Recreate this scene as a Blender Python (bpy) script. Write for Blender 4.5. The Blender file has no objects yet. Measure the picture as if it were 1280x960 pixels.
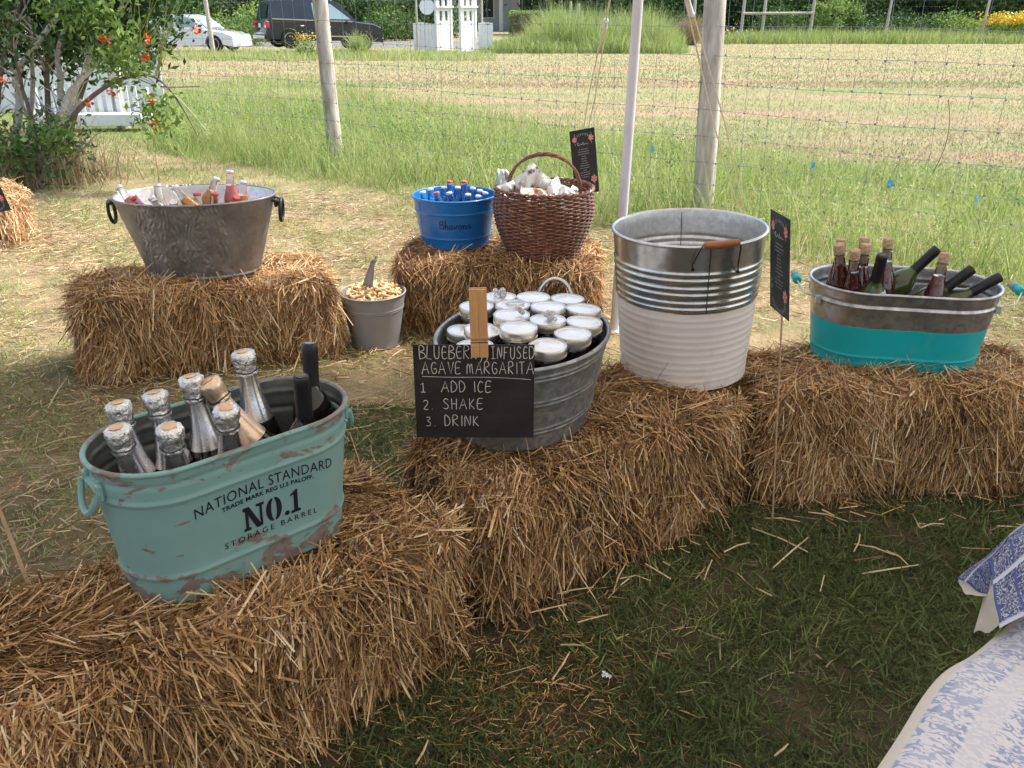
import bpy, math, random
import numpy as np
from mathutils import Vector, Matrix, Quaternion
R = math.radians; PI = math.pi
random.seed(7); rng = np.random.default_rng(7)
S = bpy.context.scene
COL = S.collection

# ------------------------------------------------------------------ camera
CAM_H, PITCH, FPX = 1.6, R(23.7), 1065.0
cd = bpy.data.cameras.new("camera"); cam = bpy.data.objects.new("camera", cd); COL.objects.link(cam)
cam.location = (0, 0, CAM_H); cam.rotation_euler = (R(90) - PITCH, 0, 0)
cd.sensor_width = 36; cd.lens = 36 * FPX / 1280; cd.clip_start = .05; cd.clip_end = 800
S.camera = cam
# ------------------------------------------------------------------ light
SUN_EL, SUN_AZ = 56, 24          # azimuth from +X towards +Y
W = bpy.data.worlds.new("World"); S.world = W; W.use_nodes = True
wn = W.node_tree; bg = wn.nodes["Background"]
sky = wn.nodes.new("ShaderNodeTexSky"); sky.sky_type = 'NISHITA'; sky.sun_disc = False
sky.sun_elevation = R(SUN_EL); sky.sun_rotation = R(90 - SUN_AZ); sky.air_density = .9; sky.dust_density = 3.5; sky.ozone_density = .8
wn.links.new(sky.outputs[0], bg.inputs[0]); bg.inputs[1].default_value = .15
sd = bpy.data.lights.new("sun", 'SUN'); sd.energy = 2.5; sd.angle = R(10.0); sd.color = (1, .96, .90)
so = bpy.data.objects.new("sun", sd); COL.objects.link(so)
sdir = Vector((math.cos(R(SUN_EL)) * math.cos(R(SUN_AZ)), math.cos(R(SUN_EL)) * math.sin(R(SUN_AZ)), math.sin(R(SUN_EL))))
so.rotation_euler = sdir.to_track_quat('Z', 'Y').to_euler(); so.location = (0, 0, 20)
S.view_settings.view_transform = 'Standard'; S.view_settings.look = 'None'
S.view_settings.exposure = 1.38; S.view_settings.gamma = 1; S.view_settings.use_curve_mapping = False
try:
    S.cycles.max_bounces = 8; S.cycles.transparent_max_bounces = 12
except Exception: pass

def G(px, py, z=0.0):
    """world point where the sight line of a photo pixel meets height z"""
    u = (px - 640) / FPX; v = (480 - py) / FPX
    dy = math.cos(PITCH) + math.sin(PITCH) * v; dz = -math.sin(PITCH) + math.cos(PITCH) * v
    t = (z - CAM_H) / dz
    return Vector((u * t, dy * t, z))
def GY(px, py, y):
    """world point where the sight line of a photo pixel meets depth y"""
    u = (px - 640) / FPX; v = (480 - py) / FPX
    dy = math.cos(PITCH) + math.sin(PITCH) * v; dz = -math.sin(PITCH) + math.cos(PITCH) * v
    t = y / dy
    return Vector((u * t, y, CAM_H + dz * t))

# ------------------------------------------------------------------ materials
def nmat(name):
    m = bpy.data.materials.new(name); m.use_nodes = True
    nt = m.node_tree; return m, nt, nt.nodes["Principled BSDF"]
def lk(nt, a, b): nt.links.new(a, b)
def ramp(nt, fac, stops, interp='LINEAR'):
    r = nt.nodes.new("ShaderNodeValToRGB"); r.color_ramp.interpolation = interp
    while len(r.color_ramp.elements) < len(stops): r.color_ramp.elements.new(.5)
    for e, (p, c) in zip(r.color_ramp.elements, stops):
        e.position = p; e.color = (*c, 1) if len(c) == 3 else c
    lk(nt, fac, r.inputs[0]); return r.outputs[0]
def noise(nt, scale, detail=4, rough=.55, vec=None, dist=0):
    n = nt.nodes.new("ShaderNodeTexNoise"); n.inputs['Scale'].default_value = scale
    n.inputs['Detail'].default_value = detail; n.inputs['Roughness'].default_value = rough
    n.inputs['Distortion'].default_value = dist
    if vec is not None: lk(nt, vec, n.inputs['Vector'])
    return n.outputs[0]
def coords(nt, scale=(1, 1, 1), kind='Object', rot=(0, 0, 0)):
    tc = nt.nodes.new("ShaderNodeTexCoord"); mp = nt.nodes.new("ShaderNodeMapping")
    mp.inputs['Scale'].default_value = scale; mp.inputs['Rotation'].default_value = rot
    lk(nt, tc.outputs[kind], mp.inputs[0]); return mp.outputs[0]
def mix(nt, fac, a, b, mode='MIX'):
    m = nt.nodes.new("ShaderNodeMix"); m.data_type = 'RGBA'; m.blend_type = mode
    for i, v in ((0, fac), (6, a), (7, b)):
        if hasattr(v, 'is_linked') or hasattr(v, 'links'): lk(nt, v, m.inputs[i])
        elif isinstance(v, (int, float)): m.inputs[i].default_value = v
        else: m.inputs[i].default_value = (*v, 1)
    return m.outputs[2]
def math_(nt, op, a, b=0.0, c=None):
    m = nt.nodes.new("ShaderNodeMath"); m.operation = op
    for i, v in enumerate((a, b, c)):
        if v is None: continue
        if isinstance(v, (int, float)): m.inputs[i].default_value = v
        else: lk(nt, v, m.inputs[i])
    return m.outputs[0]
def bump(nt, bs, h, strength=.3, dist=.01):
    b = nt.nodes.new("ShaderNodeBump"); b.inputs['Strength'].default_value = strength
    b.inputs['Distance'].default_value = dist; lk(nt, h, b.inputs['Height']); lk(nt, b.outputs[0], bs.inputs['Normal'])
def attr(nt, name='rnd'):
    a = nt.nodes.new("ShaderNodeAttribute"); a.attribute_name = name; return a.outputs['Fac']
def plain(name, c1, c2=None, scale=12, rough=.6, metal=0, bmp=.0, bscale=60, trans=0, ior=1.45, coat=0, stretch=(1, 1, 1), bdist=.004, rv=.1, contrast=(.35, .65)):
    m, nt, b = nmat(name); c2 = c2 or tuple(x * .75 for x in c1)
    v = coords(nt, stretch); n = noise(nt, scale, 5, .6, v)
    lk(nt, ramp(nt, n, [(contrast[0], c1), (contrast[1], c2)]), b.inputs['Base Color'])
    rr = nt.nodes.new("ShaderNodeMapRange"); rr.inputs[3].default_value = max(.02, rough - rv); rr.inputs[4].default_value = min(1, rough + rv)
    lk(nt, noise(nt, scale * 2.3, 4, .6, v), rr.inputs[0]); lk(nt, rr.outputs[0], b.inputs['Roughness'])
    b.inputs['Metallic'].default_value = metal; b.inputs['IOR'].default_value = ior
    b.inputs['Transmission Weight'].default_value = trans; b.inputs['Coat Weight'].default_value = coat
    if bmp: bump(nt, b, noise(nt, bscale, 4, .6, v), bmp, bdist)
    return m
def blade_mat(name, stops, transl=.3, rough=.55, spec=.3):
    m, nt, b = nmat(name)
    c = ramp(nt, attr(nt), stops); lk(nt, c, b.inputs['Base Color'])
    b.inputs['Roughness'].default_value = rough; b.inputs['Specular IOR Level'].default_value = spec
    if transl:
        t = nt.nodes.new("ShaderNodeBsdfTranslucent"); lk(nt, c, t.inputs[0])
        s = nt.nodes.new("ShaderNodeMixShader"); s.inputs[0].default_value = transl
        lk(nt, b.outputs[0], s.inputs[1]); lk(nt, t.outputs[0], s.inputs[2])
        lk(nt, s.outputs[0], nt.nodes["Material Output"].inputs[0])
    return m

M = {}
M['straw'] = blade_mat('straw', [(0, (.09, .042, .015)), (.28, (.34, .175, .068)), (.58, (.64, .385, .165)), (.82, (.84, .58, .29)), (1, (.95, .80, .54))], .12, .42, .5)
M['straw_core'] = plain('straw core', (.06, .032, .014), (.02, .010, .004), 60, .95, bmp=.9, bscale=150, bdist=.02)  # nearly black so the colour deepens the shade in gaps between straws
M['straw_pale'] = blade_mat('pale dry straw', [(0, (.24, .16, .08)), (.5, (.46, .35, .20)), (1, (.74, .62, .42))], .15)
M['twine'] = plain('twine', (.10, .07, .04), (.05, .035, .02), 200, .9)
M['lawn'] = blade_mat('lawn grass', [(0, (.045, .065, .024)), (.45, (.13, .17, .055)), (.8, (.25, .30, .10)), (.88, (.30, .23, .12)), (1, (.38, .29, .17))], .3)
M['weeds'] = blade_mat('weed grass', [(0, (.12, .17, .05)), (.4, (.29, .38, .11)), (.75, (.48, .54, .21)), (.9, (.60, .56, .30)), (1, (.68, .56, .36))], .4)
M['field_tuft'] = blade_mat('dry field grass', [(0, (.22, .29, .10)), (.35, (.25, .29, .12)), (.6, (.36, .30, .17)), (.85, (.43, .32, .21)), (1, (.36, .24, .15))], .2)
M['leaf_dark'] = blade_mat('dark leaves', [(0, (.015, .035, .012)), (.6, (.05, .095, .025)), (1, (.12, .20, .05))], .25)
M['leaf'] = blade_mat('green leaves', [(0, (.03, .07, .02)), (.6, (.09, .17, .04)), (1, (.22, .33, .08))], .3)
M['leaf_bright'] = blade_mat('bright leaves', [(0, (.08, .15, .03)), (.5, (.2, .32, .07)), (1, (.42, .50, .14))], .35)
M['leaf_yellow'] = blade_mat('yellow flower heads', [(0, (.55, .38, .03)), (1, (.85, .65, .08))], .2)
M['twig_green'] = plain('green shoot', (.34, .38, .12), (.26, .30, .09), 30, .7)
M['long_straw'] = plain('long straw', (.72, .56, .34), (.55, .40, .22), 30, .5)
M['bark'] = plain('bark', (.22, .17, .12), (.09, .065, .045), 30, .9, bmp=.6, bscale=60, stretch=(1, 1, .3), bdist=.02)
M['bark_pale'] = plain('pale bark', (.62, .57, .48), (.40, .35, .28), 30, .9, bmp=.5, bscale=60, bdist=.01)
M['post'] = plain('weathered post wood', (.66, .61, .52), (.36, .30, .24), 9, .85, bmp=.5, bscale=40, stretch=(1.6, 1.6, .35), bdist=.01)
M['wire'] = plain('fence wire', (.24, .27, .29), None, 20, .5, metal=.6)
M['white_paint'] = plain('white paint', (.82, .82, .80), (.72, .72, .70), 8, .45, bmp=.1)
M['pole'] = plain('white pole', (.74, .73, .80), (.66, .65, .72), 5, .3)
M['rope'] = plain('rope', (.78, .72, .62), (.58, .51, .42), 90, .9, bmp=.5, bscale=300)
M['galv'] = None
M['black_glass'] = plain('dark bottle glass', (.008, .006, .004), (.012, .010, .006), 5, .06, rv=.03, coat=.5)
M['green_glass'] = plain('green bottle glass', (.05, .075, .012), (.03, .045, .008), 5, .06, rv=.03, coat=.6)
M['black_foil'] = plain('black capsule', (.012, .011, .014), (.02, .019, .022), 20, .38)
M['silver_foil'] = plain('silver foil', (.76, .75, .76), (.64, .63, .65), 25, .25, metal=.95, bmp=.12, bscale=50)
M['crinkle_foil'] = plain('crinkled foil', (.88, .87, .86), (.74, .73, .73), 30, .28, metal=.85, bmp=1.0, bscale=48, bdist=.012)
M['warm_reflect_foil'] = plain('silver foil with painted warm reflection', (.88, .68, .50), (.76, .56, .40), 25, .3, metal=.85, bmp=.2, bscale=70)  # silver foil, the straw's warm reflection painted into its base colour
M['cork_disc'] = plain('cap disc', (.74, .52, .33), (.66, .42, .24), 60, .35, metal=.5)
M['cork'] = plain('cork', (.60, .45, .30), (.36, .24, .14), 110, .85, bmp=.4, bscale=150)
M['label'] = plain('paper label', (.72, .74, .76), (.60, .62, .66), 30, .6)
M['tan_label'] = plain('tan paper label', (.62, .42, .25), (.52, .34, .19), 30, .7)
def glass(name, col, rough=.02, ior=1.45):
    m, nt, b = nmat(name); b.inputs['Base Color'].default_value = (*col, 1)
    b.inputs['Transmission Weight'].default_value = 1; b.inputs['IOR'].default_value = ior
    lk(nt, ramp(nt, noise(nt, 14, 3), [(.3, (rough,) * 3), (.8, (rough + .05,) * 3)]), b.inputs['Roughness'])
    return m
M['glass'] = glass('clear glass', (.96, .98, .98))
M['ice'] = plain('clear plastic beads', (.92, .90, .90), None, 30, .15, trans=.6, ior=1.3)
M['rose'] = plain('rose wine', (.20, .018, .02), (.14, .012, .016), 6, .05, trans=.35, rv=.02, coat=.6)
M['orange_soda'] = plain('orange soda', (.95, .42, .05), (.92, .36, .04), 6, .08, trans=.1, coat=.5)
M['pink_soda'] = plain('pink soda', (.92, .24, .18), (.88, .20, .16), 6, .08, trans=.1, coat=.5)
M['pale_soda'] = plain('pale soda', (.78, .60, .40), (.72, .52, .33), 6, .08, trans=.3, coat=.5)
M['cap_white'] = plain('silver bottle cap', (.78, .78, .80), (.6, .6, .62), 60, .35, metal=.6)
M['cap_red'] = plain('red bottle cap', (.62, .09, .08), (.5, .06, .06), 60, .35)
M['red_print'] = plain('red print', (.75, .06, .07), None, 20, .5)
M['black_iron'] = plain('black iron', (.015, .014, .014), (.03, .028, .026), 40, .5, bmp=.2)
M['lid'] = plain('jar lid metal', (.90, .90, .88), (.84, .84, .82), 12, .32, metal=.55, bmp=.05, bscale=30)
M['lid_band'] = plain('jar band metal', (.70, .66, .60), (.55, .51, .46), 14, .3, metal=.9)
M['berry'] = plain('blueberry drink', (.045, .012, .02), (.02, .006, .012), 40, .12, coat=.4)
M['chalkboard'] = plain('chalkboard', (.016, .012, .011), (.042, .036, .034), 5, .75, bmp=.1, stretch=(1, 1, 2), contrast=(.4, .8))
M['chalk'] = plain('chalk', (.72, .66, .60), (.42, .38, .34), 220, .95, contrast=(.4, .7))
M['menu_card'] = plain('menu card', (.017, .018, .02), (.03, .031, .034), 5, .5)
M['white_print'] = plain('white print', (.62, .62, .64), (.4, .4, .42), 100, .8)
M['pink_print'] = plain('pink flower print', (.72, .16, .17), (.80, .42, .36), 90, .7)
M['green_print'] = plain('green leaf print', (.18, .36, .16), (.1, .22, .1), 90, .7)
M['pin_wood'] = plain('clothespin wood', (.62, .34, .14), (.52, .27, .10), 14, .55, bmp=.15, stretch=(6, 6, .6), bscale=30)
M['grip_wood'] = plain('turned wooden grip', (.42, .17, .07), (.33, .12, .05), 30, .5, stretch=(.4, 3, 3))
M['stick_wood'] = plain('wooden skewer', (.55, .38, .22), (.42, .28, .15), 25, .7, stretch=(4, 4, .5))
M['teal_paint'] = plain('teal paint', (.01, .40, .45), (.012, .34, .40), 8, .42)
M['blue_paint'] = plain('blue enamel', (.012, .17, .52), (.010, .145, .46), 5, .33, coat=.25, bmp=.03)
M['grey_paint'] = plain('grey enamel', (.30, .29, .29), (.26, .25, .25), 6, .5)
M['peanut'] = blade_mat('peanut shell', [(0, (.42, .26, .12)), (.5, (.62, .43, .23)), (1, (.78, .60, .38))], 0, .75, .2)
M['wicker'] = plain('brown wicker', (.25, .10, .052), (.09, .034, .02), 40, .33, bmp=.3, bscale=120, coat=.3)
M['marker'] = plain('black marker', (.01, .01, .025), None, 50, .6)
M['car_black'] = plain('black car paint', (.010, .013, .024), (.014, .017, .03), 1, .22, coat=.5, rv=.03)
M['car_white'] = plain('white car paint', (.78, .79, .80), (.74, .75, .77), 1, .2, coat=1, rv=.03)
M['car_glass'] = plain('car glass', (.02, .028, .034), (.03, .04, .048), 1, .12, rv=.02)
M['car_glass_light'] = plain('pale car glass', (.25, .36, .38), (.3, .42, .44), 1, .08, rv=.02)
M['chrome'] = plain('chrome', (.8, .8, .82), None, 10, .15, metal=1)
M['rubber'] = plain('rubber', (.02, .02, .02), None, 30, .8)
M['tail'] = plain('tail light', (.6, .03, .03), (.5, .02, .02), 30, .2, coat=.6)
M['asphalt'] = plain('asphalt', (.20, .20, .21), (.15, .15, .16), 3, .9, bmp=.3, bscale=60)
M['canvas'] = None
M['house_wall'] = plain('pale house siding', (.55, .56, .60), (.48, .49, .53), 2, .7)
M['roof'] = plain('roof shingle', (.14, .13, .13), (.1, .095, .09), 6, .9)
M['brick_red'] = plain('red painted boards', (.38, .09, .07), (.3, .07, .055), 4, .8)
M['window_glass'] = plain('window glass', (.05, .06, .08), None, 2, .1)
M['flag'] = plain('blue flag plastic', (.02, .38, .62), (.03, .44, .68), 20, .5)
M['flower_red'] = plain('orange red petals', (.72, .10, .03), (.80, .20, .05), 40, .5)
M['litter_white'] = plain('white scrap', (.75, .75, .75), None, 30, .6)
M['bag_white'] = plain('white foil bag', (.82, .82, .80), (.10, .09, .09), 22, .35, metal=.2, contrast=(.5, .62), bmp=.25, bscale=40)
M['bag_orange'] = plain('orange foil bag', (.50, .19, .07), (.80, .76, .70), 24, .35, metal=.2, contrast=(.4, .55), bmp=.25, bscale=40)
M['bag_grey'] = plain('grey foil bag', (.42, .48, .48), (.66, .68, .66), 24, .35, metal=.3, contrast=(.4, .55), bmp=.25, bscale=40)

def metal_mat(name, c1, c2, scale, rough, metal=.9, bmp=.15, bscale=20, bdist=.003, voro=True):
    m, nt, b = nmat(name); v = coords(nt)
    if voro:
        vo = nt.nodes.new("ShaderNodeTexVoronoi"); vo.inputs['Scale'].default_value = scale; lk(nt, v, vo.inputs['Vector'])
        sep = nt.nodes.new("ShaderNodeSeparateColor"); lk(nt, vo.outputs['Color'], sep.inputs[0])
        f = math_(nt, 'ADD', math_(nt, 'MULTIPLY', sep.outputs[0], .45), math_(nt, 'MULTIPLY', noise(nt, scale * .25, 5, .65, v), .75))
    else: f = noise(nt, scale, 6, .65, v)
    lk(nt, ramp(nt, f, [(.3, c1), (.75, c2)]), b.inputs['Base Color'])
    lk(nt, ramp(nt, noise(nt, scale * .7, 5, .6, v), [(.3, (rough - .1,) * 3), (.7, (rough + .13,) * 3)]), b.inputs['Roughness'])
    b.inputs['Metallic'].default_value = metal
    bump(nt, b, noise(nt, bscale, 4, .6, v), bmp, bdist); return m
M['galv'] = metal_mat('galvanised steel', (.80, .80, .80), (.62, .63, .64), 70, .42)
M['galv_dull'] = metal_mat('dull galvanised steel', (.44, .44, .44), (.27, .28, .28), 60, .48, .75)
def band_mat(name, paint_col, zcut, metal_c1, metal_c2, rough, prough=.45, soft=.0015, ripple=.008):
    m, nt, b = nmat(name); v = coords(nt)
    tc = nt.nodes.new("ShaderNodeTexCoord"); sep = nt.nodes.new("ShaderNodeSeparateXYZ"); lk(nt, tc.outputs['Object'], sep.inputs[0])
    wob = math_(nt, 'MULTIPLY_ADD', noise(nt, 9, 2, .5, v), ripple, zcut - ripple * .5)
    mr = nt.nodes.new("ShaderNodeMapRange"); lk(nt, math_(nt, 'SUBTRACT', sep.outputs[2], wob), mr.inputs[0])
    mr.inputs[1].default_value = -soft; mr.inputs[2].default_value = soft
    f = mr.outputs[0]
    vo = nt.nodes.new("ShaderNodeTexVoronoi"); vo.inputs['Scale'].default_value = 55; lk(nt, v, vo.inputs['Vector'])
    sc = nt.nodes.new("ShaderNodeSeparateColor"); lk(nt, vo.outputs['Color'], sc.inputs[0])
    mc = ramp(nt, math_(nt, 'MULTIPLY_ADD', sc.outputs[0], .3, noise(nt, 14, 6, .7, v)), [(.35, metal_c1), (.9, metal_c2)])
    pc = ramp(nt, noise(nt, 7, 5, .6, v), [(.35, paint_col), (.7, tuple(x * .92 for x in paint_col))])
    dz = ramp(nt, math_(nt, 'DIVIDE', sep.outputs[2], zcut), [(0, (1,) * 3), (.25, (.25,) * 3), (1, (.08,) * 3)])
    dirt = ramp(nt, math_(nt, 'MULTIPLY_ADD', dz, .16, noise(nt, 11, 9, .7, coords(nt, (1, 1, .5)))), [(.60, (0,) * 3), (.82, (.4,) * 3)])
    scuff = ramp(nt, noise(nt, 30, 6, .7, coords(nt, (1, 1, .25))), [(.71, (0,) * 3), (.73, (.5,) * 3)])
    pc = mix(nt, dirt, pc, (.30, .24, .18)); pc = mix(nt, scuff, pc, tuple(x * .6 + .18 for x in paint_col))
    lk(nt, mix(nt, f, pc, mc), b.inputs['Base Color'])
    lk(nt, math_(nt, 'MULTIPLY', f, .92), b.inputs['Metallic'])
    lk(nt, math_(nt, 'MULTIPLY_ADD', f, rough - prough, prough), b.inputs['Roughness'])
    bump(nt, b, noise(nt, 26, 3, .5, v), .08, .003); return m
M['bucket_two'] = band_mat('galvanised steel over white paint', (.86, .80, .76), .283, (.70, .70, .70), (.48, .48, .50), .24, .42)
M['tub_two'] = band_mat('galvanised steel over turquoise paint', (.008, .44, .48), .158, (.66, .64, .64), (.34, .34, .37), .34, .4)
def pewter():
    m, nt, b = nmat('embossed aged steel'); v = coords(nt)
    lk(nt, ramp(nt, noise(nt, 9, 7, .7, v), [(.3, (.20, .185, .175)), (.5, (.29, .275, .265)), (.75, (.46, .45, .44))]), b.inputs['Base Color'])
    b.inputs['Metallic'].default_value = .65; b.inputs['Roughness'].default_value = .45
    vo = nt.nodes.new("ShaderNodeTexVoronoi"); vo.feature = 'SMOOTH_F1'; vo.inputs['Scale'].default_value = 42; lk(nt, v, vo.inputs['Vector'])
    sep = nt.nodes.new("ShaderNodeSeparateXYZ"); lk(nt, v, sep.inputs[0])
    wv = nt.nodes.new("ShaderNodeTexWave"); wv.inputs['Scale'].default_value = 13; wv.inputs['Distortion'].default_value = 12; lk(nt, v, wv.inputs['Vector'])
    patch = math_(nt, 'LESS_THAN', math_(nt, 'ABSOLUTE', math_(nt, 'ADD', sep.outputs[0], .02)), .2)
    h = math_(nt, 'MULTIPLY', math_(nt, 'ADD', math_(nt, 'MULTIPLY', vo.outputs[0], 1.0), math_(nt, 'MULTIPLY', wv.outputs[0], .5)), patch)
    bump(nt, b, math_(nt, 'ADD', h, math_(nt, 'MULTIPLY', noise(nt, 60, 3, .5, v), .25)), .7, .008); return m
M['pewter'] = pewter()
def mint():
    m, nt, b = nmat('chipped mint paint'); v = coords(nt)
    tc = nt.nodes.new("ShaderNodeTexCoord"); sep = nt.nodes.new("ShaderNodeSeparateXYZ"); lk(nt, tc.outputs['Object'], sep.inputs[0])
    z = sep.outputs[2]
    zz = ramp(nt, math_(nt, 'DIVIDE', z, .34), [(0, (1.0,) * 3), (.10, (.80,) * 3), (.24, (.66,) * 3), (.34, (.12,) * 3), (.70, (.10,) * 3), (.80, (.62,) * 3), (.93, (.78,) * 3), (.985, (.8,) * 3), (1, (1.15,) * 3)])
    n1 = noise(nt, 9.5, 9, .62, coords(nt, (1, 1, 2.0)), .4)
    f = math_(nt, 'ADD', n1, math_(nt, 'MULTIPLY', zz, .16))
    wear = ramp(nt, f, [(.665, (0, 0, 0)), (.685, (1, 1, 1))])
    specks = ramp(nt, noise(nt, 85, 3, .6, v), [(.735, (0, 0, 0)), (.76, (1, 1, 1))])
    wearf = mix(nt, math_(nt, 'MULTIPLY', specks, math_(nt, 'MULTIPLY', zz, .9)), wear, (1, 1, 1))
    paint = ramp(nt, noise(nt, 4, 5, .6, v), [(.3, (.205, .37, .345)), (.7, (.245, .415, .385))])
    under = ramp(nt, noise(nt, 40, 5, .6, v), [(.3, (.17, .125, .11)), (.7, (.30, .25, .23))])
    lk(nt, mix(nt, wearf, paint, under), b.inputs['Base Color'])
    b.inputs['Roughness'].default_value = .42
    inv = math_(nt, 'SUBTRACT', 1, wearf)
    bump(nt, b, math_(nt, 'ADD', inv, math_(nt, 'MULTIPLY', noise(nt, 25, 3, .5, v), .3)), .35, .002); return m
M['mint'] = mint()
M['mint_inside'] = metal_mat('dull inner steel', (.22, .23, .21), (.10, .10, .09), 14, .5, .6, voro=False)
def canvas():
    m, nt, b = nmat('white tent canvas'); b.inputs['Roughness'].default_value = .8
    lk(nt, ramp(nt, noise(nt, 3, 4), [(.3, (.80, .79, .77)), (.7, (.76, .75, .73))]), b.inputs['Base Color'])
    t = nt.nodes.new("ShaderNodeBsdfTranslucent"); t.inputs[0].default_value = (.74, .70, .64, 1)
    s = nt.nodes.new("ShaderNodeMixShader"); s.inputs[0].default_value = .34
    lk(nt, b.outputs[0], s.inputs[1]); lk(nt, t.outputs[0], s.inputs[2]); lk(nt, s.outputs[0], nt.nodes["Material Output"].inputs[0]); return m
M['canvas'] = canvas()

# ------------------------------------------------------------------ mesh helpers
class MB:
    def __init__(s): s.v = []; s.f = []; s.m = []; s.mats = []
    def mi(s, mat):
        if mat not in s.mats: s.mats.append(mat)
        return s.mats.index(mat)
    def add(s, vs, fs, mat, X=None):
        o = len(s.v); k = s.mi(mat)
        s.v += [tuple(X @ Vector(p)) if X is not None else tuple(p) for p in vs]
        s.f += [tuple(i + o for i in f) for f in fs]; s.m += [k] * len(fs); return s
    def box(s, c, d, mat, X=None, bev=0.0):
        x, y, z = (q / 2 for q in d)
        if bev:
            b = min(bev, x * .9, y * .9, z * .9); vs = []; fs = []
            for sx in (-1, 1):
                for sy in (-1, 1):
                    for sz in (-1, 1):
                        vs += [(c[0] + sx * x, c[1] + sy * (y - b), c[2] + sz * (z - b)), (c[0] + sx * (x - b), c[1] + sy * y, c[2] + sz * (z - b)), (c[0] + sx * (x - b), c[1] + sy * (y - b), c[2] + sz * z)]
            I = lambda a, b_, c_, k: ((a * 4 + b_ * 2 + c_) * 3 + k)
            for a in (0, 1):
                q = [I(a, 0, 0, 0), I(a, 1, 0, 0), I(a, 1, 1, 0), I(a, 0, 1, 0)]; fs.append(q if a else q[::-1])
                q = [I(0, a, 0, 1), I(1, a, 0, 1), I(1, a, 1, 1), I(0, a, 1, 1)]; fs.append(q[::-1] if a else q)
                q = [I(0, 0, a, 2), I(1, 0, a, 2), I(1, 1, a, 2), I(0, 1, a, 2)]; fs.append(q if a else q[::-1])
            for a in (0, 1):
                for b_ in (0, 1):
                    q = [I(a, b_, 0, 0), I(a, b_, 1, 0), I(a, b_, 1, 1), I(a, b_, 0, 1)]; fs.append(q)
                    q = [I(a, 0, b_, 0), I(a, 1, b_, 0), I(a, 1, b_, 2), I(a, 0, b_, 2)]; fs.append(q)
                    q = [I(0, a, b_, 1), I(1, a, b_, 1), I(1, a, b_, 2), I(0, a, b_, 2)]; fs.append(q)
                    for c_ in (0, 1): fs.append([I(a, b_, c_, 0), I(a, b_, c_, 1), I(a, b_, c_, 2)])
            fs = list({tuple(sorted(f)): tuple(f) for f in fs}.values())
            return s.add(vs, fs, mat, X)
        vs = [(c[0] + a * x, c[1] + b_ * y, c[2] + e * z) for a in (-1, 1) for b_ in (-1, 1) for e in (-1, 1)]
        fs = [(0, 1, 3, 2), (4, 6, 7, 5), (0, 4, 5, 1), (2, 3, 7, 6), (0, 2, 6, 4), (1, 5, 7, 3)]
        return s.add(vs, fs, mat, X)
    def tube(s, pts, r, mat, n=8, closed=False, cap=True, X=None):
        pts = [Vector(p) for p in pts]; N = len(pts)
        rs = r if isinstance(r, (list, tuple)) else [r] * N
        vs = []; fs = []; prev = None
        for i, p in enumerate(pts):
            if closed: t = (pts[(i + 1) % N] - pts[i - 1])
            else: t = pts[min(i + 1, N - 1)] - pts[max(i - 1, 0)]
            t.normalize()
            if prev is None:
                a = Vector((0, 0, 1)) if abs(t.z) < .9 else Vector((1, 0, 0))
                u = t.cross(a).normalized()
            else: u = (prev - t * prev.dot(t)).normalized()
            prev = u; w = t.cross(u)
            for k in range(n):
                an = 2 * PI * k / n; vs.append(p + (u * math.cos(an) + w * math.sin(an)) * rs[i])
        for i in range(N if closed else N - 1):
            j = (i + 1) % N
            for k in range(n):
                k2 = (k + 1) % n; fs.append((i * n + k, i * n + k2, j * n + k2, j * n + k))
        if cap and not closed: fs.append(tuple(range(n))[::-1]); fs.append(tuple((N - 1) * n + k for k in range(n)))
        return s.add(vs, fs, mat, X)
    def lathe(s, prof, mat, n=24, X=None, cap0=True, cap1=True):
        vs = []; fs = []
        for (r, z) in prof:
            for k in range(n):
                a = 2 * PI * k / n; vs.append((r * math.cos(a), r * math.sin(a), z))
        for i in range(len(prof) - 1):
            for k in range(n):
                k2 = (k + 1) % n; fs.append((i * n + k, i * n + k2, (i + 1) * n + k2, (i + 1) * n + k))
        if cap0: fs.append(tuple(range(n))[::-1])
        if cap1: fs.append(tuple((len(prof) - 1) * n + k for k in range(n)))
        return s.add(vs, fs, mat, X)
    def prism(s, poly, y0, y1, mat, X=None):
        n = len(poly); vs = [(x, y0, z) for x, z in poly] + [(x, y1, z) for x, z in poly]
        fs = [tuple(range(n)), tuple(range(2 * n - 1, n - 1, -1))] + [(i, i + n, (i + 1) % n + n, (i + 1) % n) for i in range(n)]
        return s.add(vs, fs, mat, X)
    def build(s, name, parent=None, smooth=True, ang=35, fix=True):
        me = bpy.data.meshes.new(name); me.from_pydata(s.v, [], s.f)
        for m in s.mats: me.materials.append(M[m] if isinstance(m, str) else m)
        me.polygons.foreach_set('material_index', s.m)
        if fix:
            import bmesh
            bm = bmesh.new(); bm.from_mesh(me); bmesh.ops.recalc_face_normals(bm, faces=bm.faces); bm.to_mesh(me); bm.free()
        if smooth:
            me.polygons.foreach_set('use_smooth', [True] * len(me.polygons)); me.set_sharp_from_angle(angle=R(ang))
        me.update()
        o = bpy.data.objects.new(name, me); COL.objects.link(o); o.parent = parent; return o

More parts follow.
